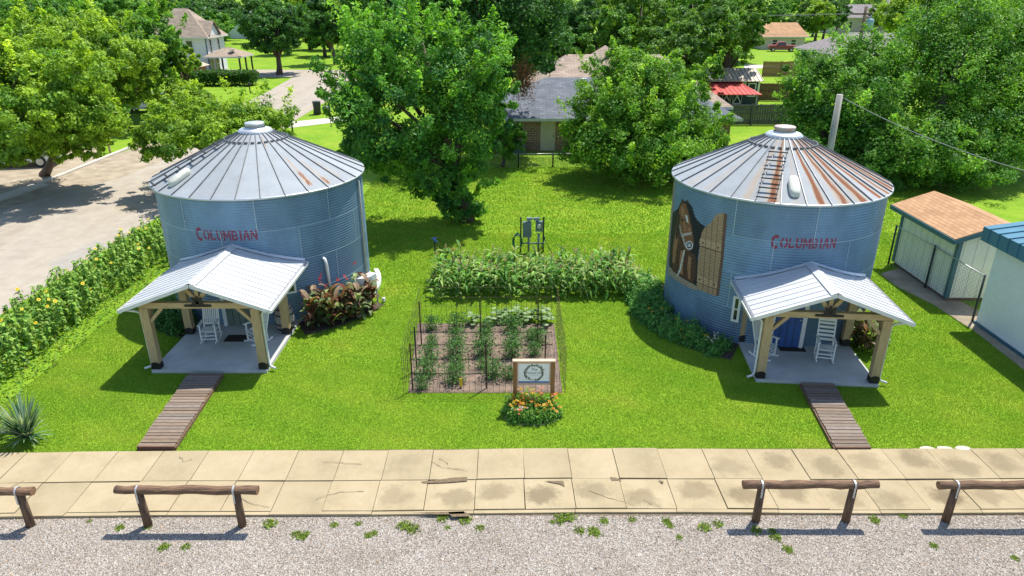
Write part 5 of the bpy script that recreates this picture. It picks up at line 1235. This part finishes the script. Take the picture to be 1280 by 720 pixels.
MB().box((.1, 47.4, 0), (.9, 47.95, .75)).build('condenser', 'greybox', h, world=True)

h = thing('garden_shed', 'dark green shed with a tan metal roof and red lean-to', 'shed', (21.7, 70, 0))
MB().box((19.4, 70, 0), (24.0, 74.5, 2.25)).build('wall', 'greenwall', h, world=True)
rf = MB(); slope(rf, ((19.1, 69.6, 2.25), (24.3, 69.6, 2.25), (24.3, 72.3, 3.22), (19.1, 72.3, 3.22))); slope(rf, ((19.1, 75, 2.25), (24.3, 75, 2.25), (24.3, 72.3, 3.22), (19.1, 72.3, 3.22))); ro = rf.build('roof', 'tanmetal', h, world=True)
rb = MB()
for k in range(14): x = 19.2 + k * .39; rb.bar((x, 69.58, 2.28), (x, 72.3, 3.25), .05, .05)
rb.build('roof_rib', 'tanmetal', ro, world=True)
rf = MB(); slope(rf, ((17.4, 66.4, 1.42), (23.2, 66.4, 1.42), (22.2, 69.97, 2.08), (17.4, 69.97, 2.08))); lo = rf.build('lean_to_roof', 'redmetal', h, world=True); rb = MB()
for k in range(13): x = 17.5 + k * .44; rb.bar((x, 66.4, 1.445), (min(x, 22.2), 69.95, 2.10), .05, .04)
rb.build('roof_rib', 'redmetal', lo, world=True)
for x in (17.6, 20.3, 22.9): MB().box((x - .06, 66.55, 0), (x + .06, 66.67, 1.36)).build('lean_to_post', 'greyfence', h, world=True)
for x in (20.5, 21.55):
    d = MB().box((x, 69.94, .05), (x + .95, 69.99, 1.6)).build('door', 'greenwall', h, world=True); tm = MB()
    for a, b in (((x + .04, 69.92, .1), (x + .9, 69.92, 1.55)), ((x + .04, 69.918, 1.55), (x + .9, 69.918, .1)), ((x + .04, 69.92, .1), (x + .9, 69.92, .1)), ((x + .04, 69.92, 1.55), (x + .9, 69.92, 1.55)), ((x + .04, 69.92, .1), (x + .04, 69.92, 1.55)), ((x + .9, 69.92, .1), (x + .9, 69.92, 1.55))): tm.bar(a, b, .03, .10, (0, 0, 1) if a[2] == b[2] else (0, 1, 0) if a[0] == b[0] else (0, 0, 1))
    tm.build('door_trim', 'white', d, world=True)
flat_window(h, 23.35, 70, .85, .6, 1.1); flat_window(h, 22.5, 70, 1.2, .3, .8)
MB().box((23.9, 69.93, 0), (24.06, 69.995, 2.2)).build('corner_trim', 'white', h, world=True)

h = thing('white_house', 'white two storey house with a tan hip roof and a porch', 'house', (-42.5, 98.8, 0))
M['housewhite'] = mat('white lap siding', (.70, .74, .74), (.62, .66, .67), 1, .7, mapping=(1, 1, 8))
MB().box((-47, 98.8, 0), (-39, 105, 4.7)).build('wall', 'housewhite', h, world=True)
r = hip(MB(), -47.5, -38.5, 98.3, 105.5, 4.7, 8.2, 3.6).build('roof', ['shingle_tan', 'gutter'], h, world=True)
g3 = MB(); slope(g3, ((-42.5, 98.9, 5.0), (-38.4, 98.9, 4.9), (-38.4, 100.9, 6.7), (-42.5, 100.9, 6.7))); slope(g3, ((-42.5, 102.9, 5.0), (-38.4, 102.9, 4.9), (-38.4, 100.9, 6.7), (-42.5, 100.9, 6.7))); gg = g3.build('gable', 'shingle_tan', r, world=True)
MB().add([(-38.7, 99.1, 4.9), (-38.7, 102.7, 4.9), (-38.7, 100.9, 6.5)], [(0, 1, 2)]).build('gable_wall', 'housewhite', h, world=True)
pr = hip(MB(), -39.2, -34.2, 97.4, 102.6, 2.3, 3.3, 2.0).build('porch_roof', ['shingle_tan', 'gutter'], h, world=True)
for x, y in ((-34.5, 97.7), (-34.5, 100), (-34.5, 102.3), (-36.8, 97.7)): MB().box((x - .09, y - .09, 0), (x + .09, y + .09, 2.12)).build('porch_post', 'black', h, world=True)
flat_window(h, -41.3, 98.8, 2.5, .8, 1.7); flat_window(h, -44.5, 98.8, 2.5, .8, 1.7); flat_window(h, -41, 98.8, .6, .8, 1.1); flat_window(h, -39, 100.0, 2.6, .55, 1.7, (1, 0)); flat_window(h, -39, 102.8, 2.6, .55, 1.7, (1, 0)); flat_window(h, -39, 99.6, .5, .7, 1.3, (1, 0)); flat_window(h, -39, 101.5, .2, .8, 1.8, (1, 0))
MB().box((-39.12, 98.72, 0), (-38.97, 98.8, 4.5)).build('downspout', 'tealtrim', h, world=True)
ds = MB(); ds.lathe([(0, 0), (.25, .05), (.42, .16)], 14, (-35.6, 98.6, 3.0)); ds.tube([(-35.6, 98.6, 2.6), (-35.6, 98.6, 3.0)], .03, 6); ds.build('dish', 'dishgrey', pr, world=True)
for o_ in (h,): o_.location.x -= 2.0
h = thing('outbuilding', 'small outbuilding with pale roof and red gable beside the white house', 'shed', (-41.5, 93, 0)); MB().box((-43.5, 93, 0), (-40.4, 96, 1.5)).build('wall', 'redpaint', h, world=True)
rf = MB(); slope(rf, ((-44.3, 92.7, 1.4), (-44.3, 96.2, 1.4), (-42.0, 96.2, 2.1), (-42.0, 92.7, 2.1))); slope(rf, ((-39.9, 92.7, 1.4), (-39.9, 96.2, 1.4), (-42.0, 96.2, 2.1), (-42.0, 92.7, 2.1))); rf.build('roof', 'tanmetal', h, world=True)

def simple_house(label, x0, x1, y0, y1, ze, zr, inset, wall, roof, wins=2):
    h = thing('distant_house', label, 'house', ((x0 + x1) / 2, y0, 0)); MB().box((x0, y0, 0), (x1, y1, ze - .02)).build('wall', wall, h, world=True)
    hip(MB(), x0 - .6, x1 + .6, y0 - .6, y1 + .6, ze, zr, inset).build('roof', [roof, 'gutter'], h, world=True)
    for k in range(wins): flat_window(h, x0 + (x1 - x0) * (k + .6) / (wins + .2), y0, ze * .35, .9, ze * .4)
    return h
simple_house('cream distant house with a tan shingle roof behind the pickup', 49.0, 57.0, 143.5, 152, 2.4, 4.8, 1.0, 'creamwall', 'shingle_brown')
simple_house('distant house with a pale grey roof beside the cream house', 47, 55, 157, 166, 2.6, 4.9, .8, 'whitewall', 'galv')
simple_house('house with a mauve grey hip roof behind the right trees', 46, 63, 104, 118, 2.1, 4.7, 5.0, 'creamwall', 'shingle_mauve', 3)
simple_house('far house with a grey brown roof among the distant trees', 88, 104, 200, 212, 4.2, 7.4, 4, 'creamwall', 'shingle_mauve', 3)
simple_house('far long white building with a dark roof among the distant trees', -70, -58, 180, 190, 5.2, 6.0, .5, 'whitewall', 'shingle_grey', 0)
simple_house('far white house between the trees at the upper left', -78, -70, 178, 186, 4.6, 7.0, 3, 'whitewall', 'galv', 2)
simple_house('far white house with a grey roof beyond the cross street', -60, -46, 215, 226, 4.5, 7.0, 3, 'whitewall', 'shingle_mauve', 2)

# ================================================================== VEHICLES
def vehicle(name, label, cat, loc, rz, L, W, Hh, paint_, profile, glassp, paint2=None):
    t = thing(name, label, cat, loc, rz); wr = .36
    b = MB(); n = len(profile); vs = []
    for s, k in ((-1, 1), (1, 1)):
        vs += [(x, s * W / 2 * (1 - .16 * max(0, (z - .9) / (Hh - .9))), z) for x, z in profile]
    b.add(vs, [tuple(range(n)), tuple(range(2 * n - 1, n - 1, -1))] + [(k, n + k, n + (k + 1) % n, (k + 1) % n) for k in range(n)]); b.build('body', paint_, t)
    for gp in glassp:
        for s in (-1, 1):
            m_ = MB(); o1 = [(x, s * (W / 2 * (1 - .16 * max(0, (z - .9) / (Hh - .9))) + .006), z) for x, z in gp]; k = len(gp); o2 = [(x, y - s * .02, z) for x, y, z in o1]
            m_.add(o1 + o2, [tuple(range(k)), tuple(range(2 * k - 1, k - 1, -1))]); m_.build('window', 'glass', t)
    for x in (-L * .31, L * .32):
        for s in (-1, 1):
            w = MB(); w.tube([(x, s * (W / 2 - .2), wr), (x, s * (W / 2 + .02), wr)], wr, 18); wo = w.build('wheel', 'tyre', t); MB().tube([(x, s * (W / 2 + .021), wr), (x, s * (W / 2 + .035), wr)], wr * .6, 14).build('rim', 'strap', wo)
    for s in (-1, 1): MB().box((L / 2 - .03, s * W * .36 - .16, .66), (L / 2 + .012, s * W * .36 + .16, .82)).build('headlight', 'strap', t); MB().box((-L / 2 - .012, s * W * .4 - .1, .7), (-L / 2 + .03, s * W * .4 + .1, .95)).build('taillight', 'redpaint', t)
    return t
SUV = [(-2.3, .35), (2.3, .35), (2.32, .75), (2.2, 1.0), (1.2, 1.1), (.55, 1.68), (-1.9, 1.70), (-2.25, 1.1)]
SUVG = [[(.95, 1.13), (.5, 1.58), (-.1, 1.6), (-.1, 1.13)], [(-.2, 1.13), (-.2, 1.6), (-1.0, 1.6), (-1.0, 1.13)], [(-1.1, 1.13), (-1.1, 1.6), (-1.75, 1.6), (-2.0, 1.13)]]
VAN = [(-2.6, .35), (2.5, .35), (2.55, .85), (2.3, 1.15), (1.7, 1.95), (-2.5, 2.0), (-2.62, 1.0)]
VANG = [[(2.0, 1.2), (1.6, 1.75), (.9, 1.78), (.9, 1.2)]]
PICK = [(-2.6, .5), (2.5, .5), (2.55, .85), (2.4, 1.1), (1.2, 1.15), (.7, 1.72), (-.4, 1.74), (-.6, 1.15), (-2.6, 1.12)]
PICKG = [[(.98, 1.18), (.62, 1.62), (.1, 1.64), (.1, 1.18)], [(.02, 1.18), (.02, 1.64), (-.32, 1.64), (-.45, 1.18)]]
vehicle('parked_car', 'silver car half hidden by trees on the far lawn at the left', 'car', (-33.4, 65.5, 0), math.radians(185), 4.6, 1.8, 1.7, 'silver', SUV, SUVG)
vehicle('parked_van', 'white van parked under the trees at the left edge', 'van', (-31.2, 43.6, .01), math.radians(12), 5.1, 1.95, 2.0, 'white', VAN, VANG)
vehicle('pickup_truck', 'old red pickup truck in front of the cream distant house', 'pickup truck', (50.9, 138.5, 0), math.radians(168), 5.1, 1.9, 1.74, 'redpaint', PICK, PICKG)

# ================================================================== STREET THINGS
def mailbox(label, u, v, h_, wood):
    p = at(u, v); t = thing('mailbox', label, 'mailbox', (p.x, p.y, 0), .3); MB().box((-.06, -.06, 0), (.06, .06, h_)).build('post', wood, t)
    b = MB(); b.prism([(-.14, h_ + .002), (.14, h_ + .002), (.14, h_ + .16), (.1, h_ + .25), (0, h_ + .29), (-.1, h_ + .25), (-.14, h_ + .16)], -.3, .3); bo = b.build('box', 'bin', t); MB().box((-.13, -.315, h_ + .02), (.13, -.302, h_ + .24)).build('door', 'bin', bo)
mailbox('black mailbox on a post beside the driveway', 366, 166, .95, 'darkpost'); mailbox('mailbox on a wooden post at the left road edge', 138, 191, 1.0, 'timber'); mailbox('dark mailbox on a post near the white house hedge', 313, 117, .9, 'darkpost')
p = at(397, 143); t = thing('trash_bin', 'black wheeled trash bin on the grass beside the far road', 'trash bin', (p.x, p.y, 0), .3)
MB().add([(-.28, -.3, .08), (.28, -.3, .08), (.28, .3, .08), (-.28, .3, .08), (-.34, -.36, 1.05), (.34, -.36, 1.05), (.34, .36, 1.05), (-.34, .36, 1.05)], [(3, 2, 1, 0), (0, 1, 5, 4), (1, 2, 6, 5), (2, 3, 7, 6), (3, 0, 4, 7)]).build('body', 'bin', t)
MB().prism([(-.37, 1.052), (.37, 1.052), (.34, 1.12), (0, 1.16), (-.34, 1.12)], -.40, .40).build('lid', 'bin', t)
for x in (-.3, .3): MB().tube([(x - .04, .3, .13), (x + .04, .3, .13)], .13, 12).build('wheel', 'tyre', t)
p = at(403, 142); t = thing('trash_bin', 'smaller black bin beside the wheeled trash bin', 'trash bin', (p.x + .4, p.y + .1, 0), -.4); MB().lathe([(0, .02), (.3, .02), (.36, .55), (.33, .55), (.3, .5), (0, .5)], 18).build('body', 'bin', t); MB().lathe([(.38, .552), (.36, .6), (0, .68)], 18).build('lid', 'bin', t)
def power_pole(name, label, x, y, top, r, m, cross=False, can=False):
    t = thing(name, label, 'utility pole', (x, y, 0)); MB().tube([(0, 0, 0), (0, 0, top)], [r * 1.2, r], 10).build('shaft', m, t)
    if cross: MB().box((-1.4, -r - .12, top - .8), (1.4, -r - .01, top - .65)).build('crossarm', 'bark', t)
    if can: c = MB(); c.lathe([(0, 0), (.36, .03), (.36, 1.0), (.3, 1.1), (0, 1.14)], 16, (.55, -.3, top - 2.3)); c.tube([(.55, -.3, top - 1.2), (.55, -.3, top - .85)], .06, 6); c.build('transformer', 'transformer', t)
    return t
q = atY(1050, 118, 34); power_pole('utility_pole', 'bare weathered utility pole behind the rust streaked bin', q.x, 34, q.z, .145, 'pole'); P0 = q
q = atY(1083, 8, 78); power_pole('utility_pole', 'far wooden utility pole carrying a grey blue transformer', q.x, 78, q.z, .16, 'bark', True, True); P1 = q
q = atY(1112, -6, 88); power_pole('utility_pole', 'far pale utility pole right of the transformer pole', q.x, 88, q.z, .17, 'pole', False, True)
q = atY(794, 20, 80); power_pole('utility_pole', 'far brown utility pole standing among the trees behind the brick house', q.x, 80, q.z, .15, 'bark')
def cable(label, p, q, sag, r, group=None):
    p, q = Vector(p), Vector(q); o = MB().tube([p.lerp(q, k / 16) - Vector((0, 0, 4 * sag * (k / 16) * (1 - k / 16))) for k in range(17)], r, 5).build('power_line', 'cable'); tag(o, label, 'power line', group)
e = atY(1330, 226, 27.5); cable('pale service cable sagging from the bare pole to the right', (P0.x + .1, P0.y, P0.z - .12), e, .35, .018)
for dx, dz in ((-1.3, -.65), (1.3, -.65), (0, -2.6)): cable('thin power line strung from the transformer pole towards the left', (P1.x + dx, P1.y, P1.z + dz), (P1.x + dx - 60, P1.y + 34, P1.z + dz + .4), .9, .016, 'power lines across the distant trees')

# ================================================================== TREES
tree('broadleaf_tree', 'tall leafy tree with bright upright shoots between the two bins', (-2.15, 31.9, 0), [LB(*a) for a in ((520, 75, 32, 68, 48), (462, 100, 31.2, 50, 42), (578, 110, 32, 52, 50), (505, 150, 31, 72, 48), (580, 175, 31.5, 44, 45), (545, 215, 31.5, 42, 36), (478, 188, 31.2, 42, 30), (578, 243, 31.8, 28, 34), (580, 258, 31.4, 27, 20), (556, 232, 31.2, 30, 26), (475, 50, 32.5, 38, 32), (595, 70, 32.8, 36, 36), (440, 120, 31, 30, 30), (615, 130, 32, 26, 28), (450, 160, 31, 30, 25))], 92000, .145, ((.18, .41, .04), (.045, .165, .032)), 1, .30, spike=.5, clump=.24, shell=.55)
tree('broadleaf_tree', 'dark tall tree rising behind the tree between the bins', (-.6, 47.5, 0), [LB(*a) for a in ((520, 10, 46, 78, 60), (600, 25, 45.5, 72, 62), (655, 55, 46.5, 48, 52), (560, -45, 47, 95, 60), (640, -45, 47, 80, 60), (585, 85, 45, 50, 36), (470, -10, 47, 55, 50), (660, 5, 47, 55, 55))], 60000, .21, DARK, 2, .38, clump=.24)
tree('small_tree', 'small yellow green tree beside the brick house door', (-.6, 43.2, 0), auto_lobes(632, 174, 43.2, 27, 32, 3), 14000, .15, MID, 3, .1)
t4 = tree('round_tree', 'broad rounded tree on the lawn before the brick house', (7.6, 41.2, 0), [LB(*a) for a in ((803, 125, 41.5, 75, 48), (752, 152, 40.5, 48, 42), (858, 150, 41.5, 46, 42), (800, 170, 40, 85, 36), (788, 88, 42, 46, 28), (838, 100, 42, 44, 30), (742, 182, 40.2, 42, 28), (868, 182, 41, 44, 30), (800, 195, 39.6, 80, 22), (800, 140, 40, 60, 50))], 125000, .15, ((.245, .46, .036), (.08, .22, .028)), 4, .25, clump=.17, spike=.12, shell=.45)
g_ = 'trees massed behind the rust streaked bin'
tree('broadleaf_tree', 'leafy tree directly behind the bare utility pole', (17.5, 38.8, 0), [LB(*a) for a in ((1060, 128, 41, 70, 50), (1030, 160, 40, 42, 50), (1090, 195, 38.8, 62, 40), (1012, 110, 42, 32, 38), (1078, 88, 42, 50, 38), (1050, 205, 39.2, 45, 32))], 90000, .15, MID, 5, .25, g_, clump=.2, spike=.15)
tree('broadleaf_tree', 'big spreading tree behind the cream storage shed', (23.0, 39.5, 0), [LB(*a) for a in ((1185, 95, 42.5, 80, 60), (1150, 180, 39, 70, 42), (1225, 160, 40, 66, 52), (1190, 45, 44, 62, 45), (1230, 60, 44, 60, 50), (1190, 205, 38.4, 60, 28))], 105000, .15, ((.205, .42, .036), (.065, .195, .028)), 6, .3, g_, clump=.2)
tree('broadleaf_tree', 'leafy tree at the right edge behind the sheds', (30, 42, 0), [LB(*a) for a in ((1285, 70, 44, 65, 60), (1290, 150, 41, 55, 55), (1250, 130, 42, 50, 50), (1320, 30, 46, 70, 60))], 60000, .16, ((.215, .43, .036), (.07, .2, .028)), 7, .3, g_, clump=.2)
tree('broadleaf_tree', 'yellow green tree rising behind the others at the upper right', (29, 54, 0), auto_lobes(1200, 15, 54, 75, 50, 8), 40000, .24, LIGHT, 8, .3, g_, clump=.2)
tree('broadleaf_tree', 'tall tree at the far upper right corner', (40, 55, 0), auto_lobes(1262, 10, 56, 75, 55, 9), 34000, .24, ((.25, .46, .036), (.095, .235, .028)), 9, .3, g_, clump=.2)
BG = [(690, 35, 73, 52, 52, DARK, 'dark tree just behind the brick house roof'), (745, 50, 70, 42, 50, MID, 'mid green tree above the tan roof ridge'), (800, 25, 77, 62, 50, ((.18, .34, .033), (.065, .175, .024)), 'wide tree right of the far brown utility pole'), (862, 52, 67, 60, 50, ((.165, .335, .033), (.05, .14, .022)), 'large dense tree overhanging the green shed'), (915, 35, 74, 46, 46, ((.19, .355, .033), (.06, .165, .022)), 'rounded tree above the tan metal roof'), (655, 55, 66, 34, 46, MID, 'tree between the dark tall tree and the tan roof'), (778, -5, 86, 62, 45, DARK, 'dark tree in the row far behind the brick house'), (880, -5, 90, 70, 40, MID, 'tree at the top of the picture above the green shed')]
for i, (u, v, Y, ru, rv, ti, lab) in enumerate(BG):
    q = atY(u, v, Y); tree('broadleaf_tree', lab, (q.x, Y, 0), auto_lobes(u, v, Y, ru, rv, 20 + i), 26000, .26, ti, 20 + i, .3, 'trees behind the brick house', clump=.19)
g_ = 'trees massed along the road at the left'
L2 = ((.37, .55, .04), (.13, .28, .03))
LEFT = [(262, 156, 38, 90, 42, 'light green tree directly behind the grey roofed bin', LIGHT, 46000, .15), (330, 150, 41, 32, 26, 'small light tree peeping out right of the grey bin roof', LIGHT, 10000, .15),
 (30, 125, 36.5, 100, 70, 'big yellow green tree overhanging the parked white van', L2, 66000, .17), (-30, 110, 36.5, 70, 80, 'yellow green tree at the very left edge by the kerb', L2, 40000, .17), (100, 60, 55, 85, 52, 'wide yellow green tree behind the one over the white van', LIGHT, 46000, .21),
 (176, 62, 63, 54, 52, 'darker tree left of the white two storey house', MID, 36000, .22), (148, 115, 56, 42, 26, 'small round topped tree with a bare trunk by the left mailbox', L2, 18000, .2), (225, 82, 66, 30, 28, 'light tree below the roof of the white house', LIGHT, 14000, .22), (222, 118, 60, 44, 24, 'low light tree beside the silver car', LIGHT, 16000, .2),
 (15, 40, 62, 75, 50, 'dark tree high in the upper left corner', MID, 34000, .23), (118, 15, 84, 62, 34, 'far tree at the top left behind the road trees', MID, 20000, .3), (92, 150, 37.5, 52, 42, 'low hanging leafy tree beside the parked white van', L2, 24000, .16)]
for i, (u, v, Y, ru, rv, lab, ti, n, lf) in enumerate(LEFT):
    q = atY(u, v, Y); foot = (q.x, Y, 0); lobes = auto_lobes(u, v, Y, ru, rv, 50 + i)
    if i == 2: foot = (-29.2, 38.0, 0); lobes += [LB(0, 182, 37, 50, 26), LB(60, 182, 38.5, 40, 22), LB(98, 90, 36, 42, 36), LB(40, 160, 36.5, 50, 30)]
    if i == 11: foot = (-28.0, 41.0, 0); lobes += [LB(110, 180, 38.5, 26, 18)]
    if i == 3: foot = (-31.5, 37.0, 0)
    if i == 0: foot = (-15.2, 39.5, 0); lobes += [LB(195, 175, 36.5, 30, 24), LB(225, 150, 36.5, 40, 30)]
    tree('broadleaf_tree', lab, foot, lobes, n, lf, ti, 50 + i, .22, g_, clump=.2, spike=.1, shell=.5)
tree('shade_tree', 'dark rounded shade tree beside the far cross street', (-31.3, 97.5, 0), auto_lobes(346, 38, 97.5, 43, 36, 71), 26000, .3, DARK, 71, .35)
tree('shade_tree', 'tall dark tree beyond the far cross street', (-27, 112, 0), auto_lobes(402, 25, 112, 26, 42, 72), 20000, .34, DARK, 72, .35)
# a clipped hedge before the white house
g = np.random.default_rng(8); n = 9000; P = np.stack([g.uniform(-37.6, -30.3, n), g.uniform(84.3, 86.6, n), 1.55 * g.random(n) ** .4], 1); P += g.normal(size=(n, 3)) * .12; P[:, 2] = np.maximum(P[:, 2], .05)
V, Fc, C = leaf_quads(P, unit(np.array([0, -.2, .8]) + g.normal(size=(n, 3)) * .6), .28 * (.7 + .6 * g.random(n)), jitter((.06, .15, .022), n, .3, g)); hd = put('hedge', np_mesh('hedge', V, Fc, C)); tag(hd, 'bushy green hedge in front of the white two storey house', 'hedge')
# dead brown branch hanging out of the tree between the bins
g = np.random.default_rng(9); q = atY(653, 96, 44); n = 1500; P = np.array([q.x, q.y - 1.5, q.z]) + g.normal(size=(n, 3)) * np.array([.32, .4, .55]); V, Fc, C = leaf_quads(P, unit(g.normal(size=(n, 3)) + [0, -.5, 0]), .16 * (.6 + .8 * g.random(n)), jitter((.20, .10, .05), n, .3, g), .3, g, 1.0)
db = put('dead_branch', np_mesh('dead_branch', V, Fc, C)); tag(db, 'dead brown leafy branch hanging beside the grey roof', 'branch')
# distant belt of trees: five kinds, copied
def far_proto(seed, ti):
    g = random.Random(seed); o = thing('distant_tree', None, 'tree', (0, 0, 0))
    lobes = [(g.uniform(-1.6, 1.6), g.uniform(-1.6, 1.6), g.uniform(3.2, 6.0), g.uniform(1.5, 2.3), g.uniform(1.5, 2.3), g.uniform(1.3, 2.0)) for _ in range(8)] + [(0, 0, 4.4, 2.6, 2.6, 2.6)]
    trunk_mb(lobes, .25, g).build('trunk', 'bark', o); put('crown', crown_mesh(lobes, 6500, .42, *ti, seed, .22, 45), o); return o
protos = [far_proto(101 + i, ti) for i, ti in enumerate((MID, DARK, LIGHT, ((.12, .25, .03), (.055, .15, .024)), ((.095, .22, .035), (.045, .125, .025))))]
used = [False] * 5; g = random.Random(77); KEEP = []
for Y, sp in ((96, 7), (112, 7.5), (128, 8), (146, 9), (168, 9), (195, 10), (230, 11), (280, 13), (350, 15), (450, 19), (600, 24), (820, 32)):
    x = -.80 * Y
    while x < .80 * Y:
        X, YY = x + g.uniform(-2, 2), Y + g.uniform(-6, 6); u = 640 + F * X / depth(YY); x += sp * g.uniform(.75, 1.35) * (.62 if (150 < u < 450 or 930 < u < 1120) and YY > 105 else 1.7); r_ = 4.5 * F / depth(YY)
        if YY < 156 and 940 < u < 1035 + r_: continue
        if YY < 120 and 990 < u + r_ and u < 1090: continue
        if YY < 118 and 215 - r_ < u < 445 + r_ * .5: continue
        if YY < 186 and 285 < u < 322 and YY > 118 : continue
        if YY < 215 and 1055 < u < 1088: continue
        if -62 < X < -20 and 90 < YY < 109: continue
        if YY < 104 and 600 < u < 960: pass
        k = g.randrange(5); o = protos[k] if not used[k] else copy_tree(protos[k]); used[k] = True; s = g.uniform(.85, 1.25)
        o.location = (X, YY, 0); o.rotation_euler = (0, 0, g.uniform(0, 6.28)); o.scale = (s * g.uniform(.95, 1.25), s * g.uniform(.95, 1.25), s * g.uniform(.85, 1.1))
        tag(o, 'distant broadleaf tree in the belt of trees below the horizon', 'tree', 'distant belt of trees')
mb = MB(); n = 60; prof = [(-1900 + 3800 * k / n, 6 + 10 * math.sin(k * .35) + 8 * math.sin(k * .9 + 1)) for k in range(n + 1)]
mb.add([(x, 1900, -2) for x, z in prof] + [(x, 2300, z + 18) for x, z in prof] + [(x, 2700, -2) for x, z in prof], [(r_ * (n + 1) + k, r_ * (n + 1) + k + 1, (r_ + 1) * (n + 1) + k + 1, (r_ + 1) * (n + 1) + k) for r_ in range(2) for k in range(n)])
M['hills'] = mat('wooded hills', (.05, .10, .04), (.03, .065, .03), .02, .95); tag(mb.build('hills', 'hills'), kind='structure')

# ================================================================== CAMERA, SUN, SKY
cam = bpy.data.cameras.new('camera'); co = bpy.data.objects.new('camera', cam); COL.objects.link(co)
co.location = (0, 0, H); co.rotation_euler = (PI / 2 - PITCH, 0, 0); cam.sensor_width = 36; cam.lens = 36 * F / 1280; cam.clip_end = 6000; cam.clip_start = .1; scene.camera = co
EL, AZ = math.radians(66), math.radians(49)
sd = Vector((math.cos(EL) * math.cos(AZ), math.cos(EL) * math.sin(AZ), math.sin(EL)))
sl = bpy.data.lights.new('sun', 'SUN'); sl.energy = 4.7; sl.angle = math.radians(.53); sl.color = (1, .955, .87); so = bpy.data.objects.new('sun', sl); COL.objects.link(so); so.rotation_euler = (-sd).to_track_quat('-Z', 'Y').to_euler(); so.location = sd * 60
w = bpy.data.worlds.new('World'); scene.world = w; w.use_nodes = True; nt = w.node_tree
sk = nt.nodes.new('ShaderNodeTexSky'); sk.sky_type = 'NISHITA'; sk.sun_disc = False; sk.sun_elevation = EL; sk.sun_rotation = math.atan2(sd.x, sd.y); sk.air_density = 1.0; sk.dust_density = .5; sk.ozone_density = 1.5
nt.links.new(sk.outputs[0], nt.nodes['Background'].inputs['Color']); nt.nodes['Background'].inputs['Strength'].default_value = .15
vs = scene.view_settings; vs.view_transform = 'Standard'; vs.look = 'None'; vs.gamma = 1; vs.use_curve_mapping = False; vs.exposure = .62
scene.cycles.max_bounces = 6; scene.cycles.diffuse_bounces = 2; scene.cycles.glossy_bounces = 2; scene.cycles.transmission_bounces = 2
scene.cycles.use_denoising = True
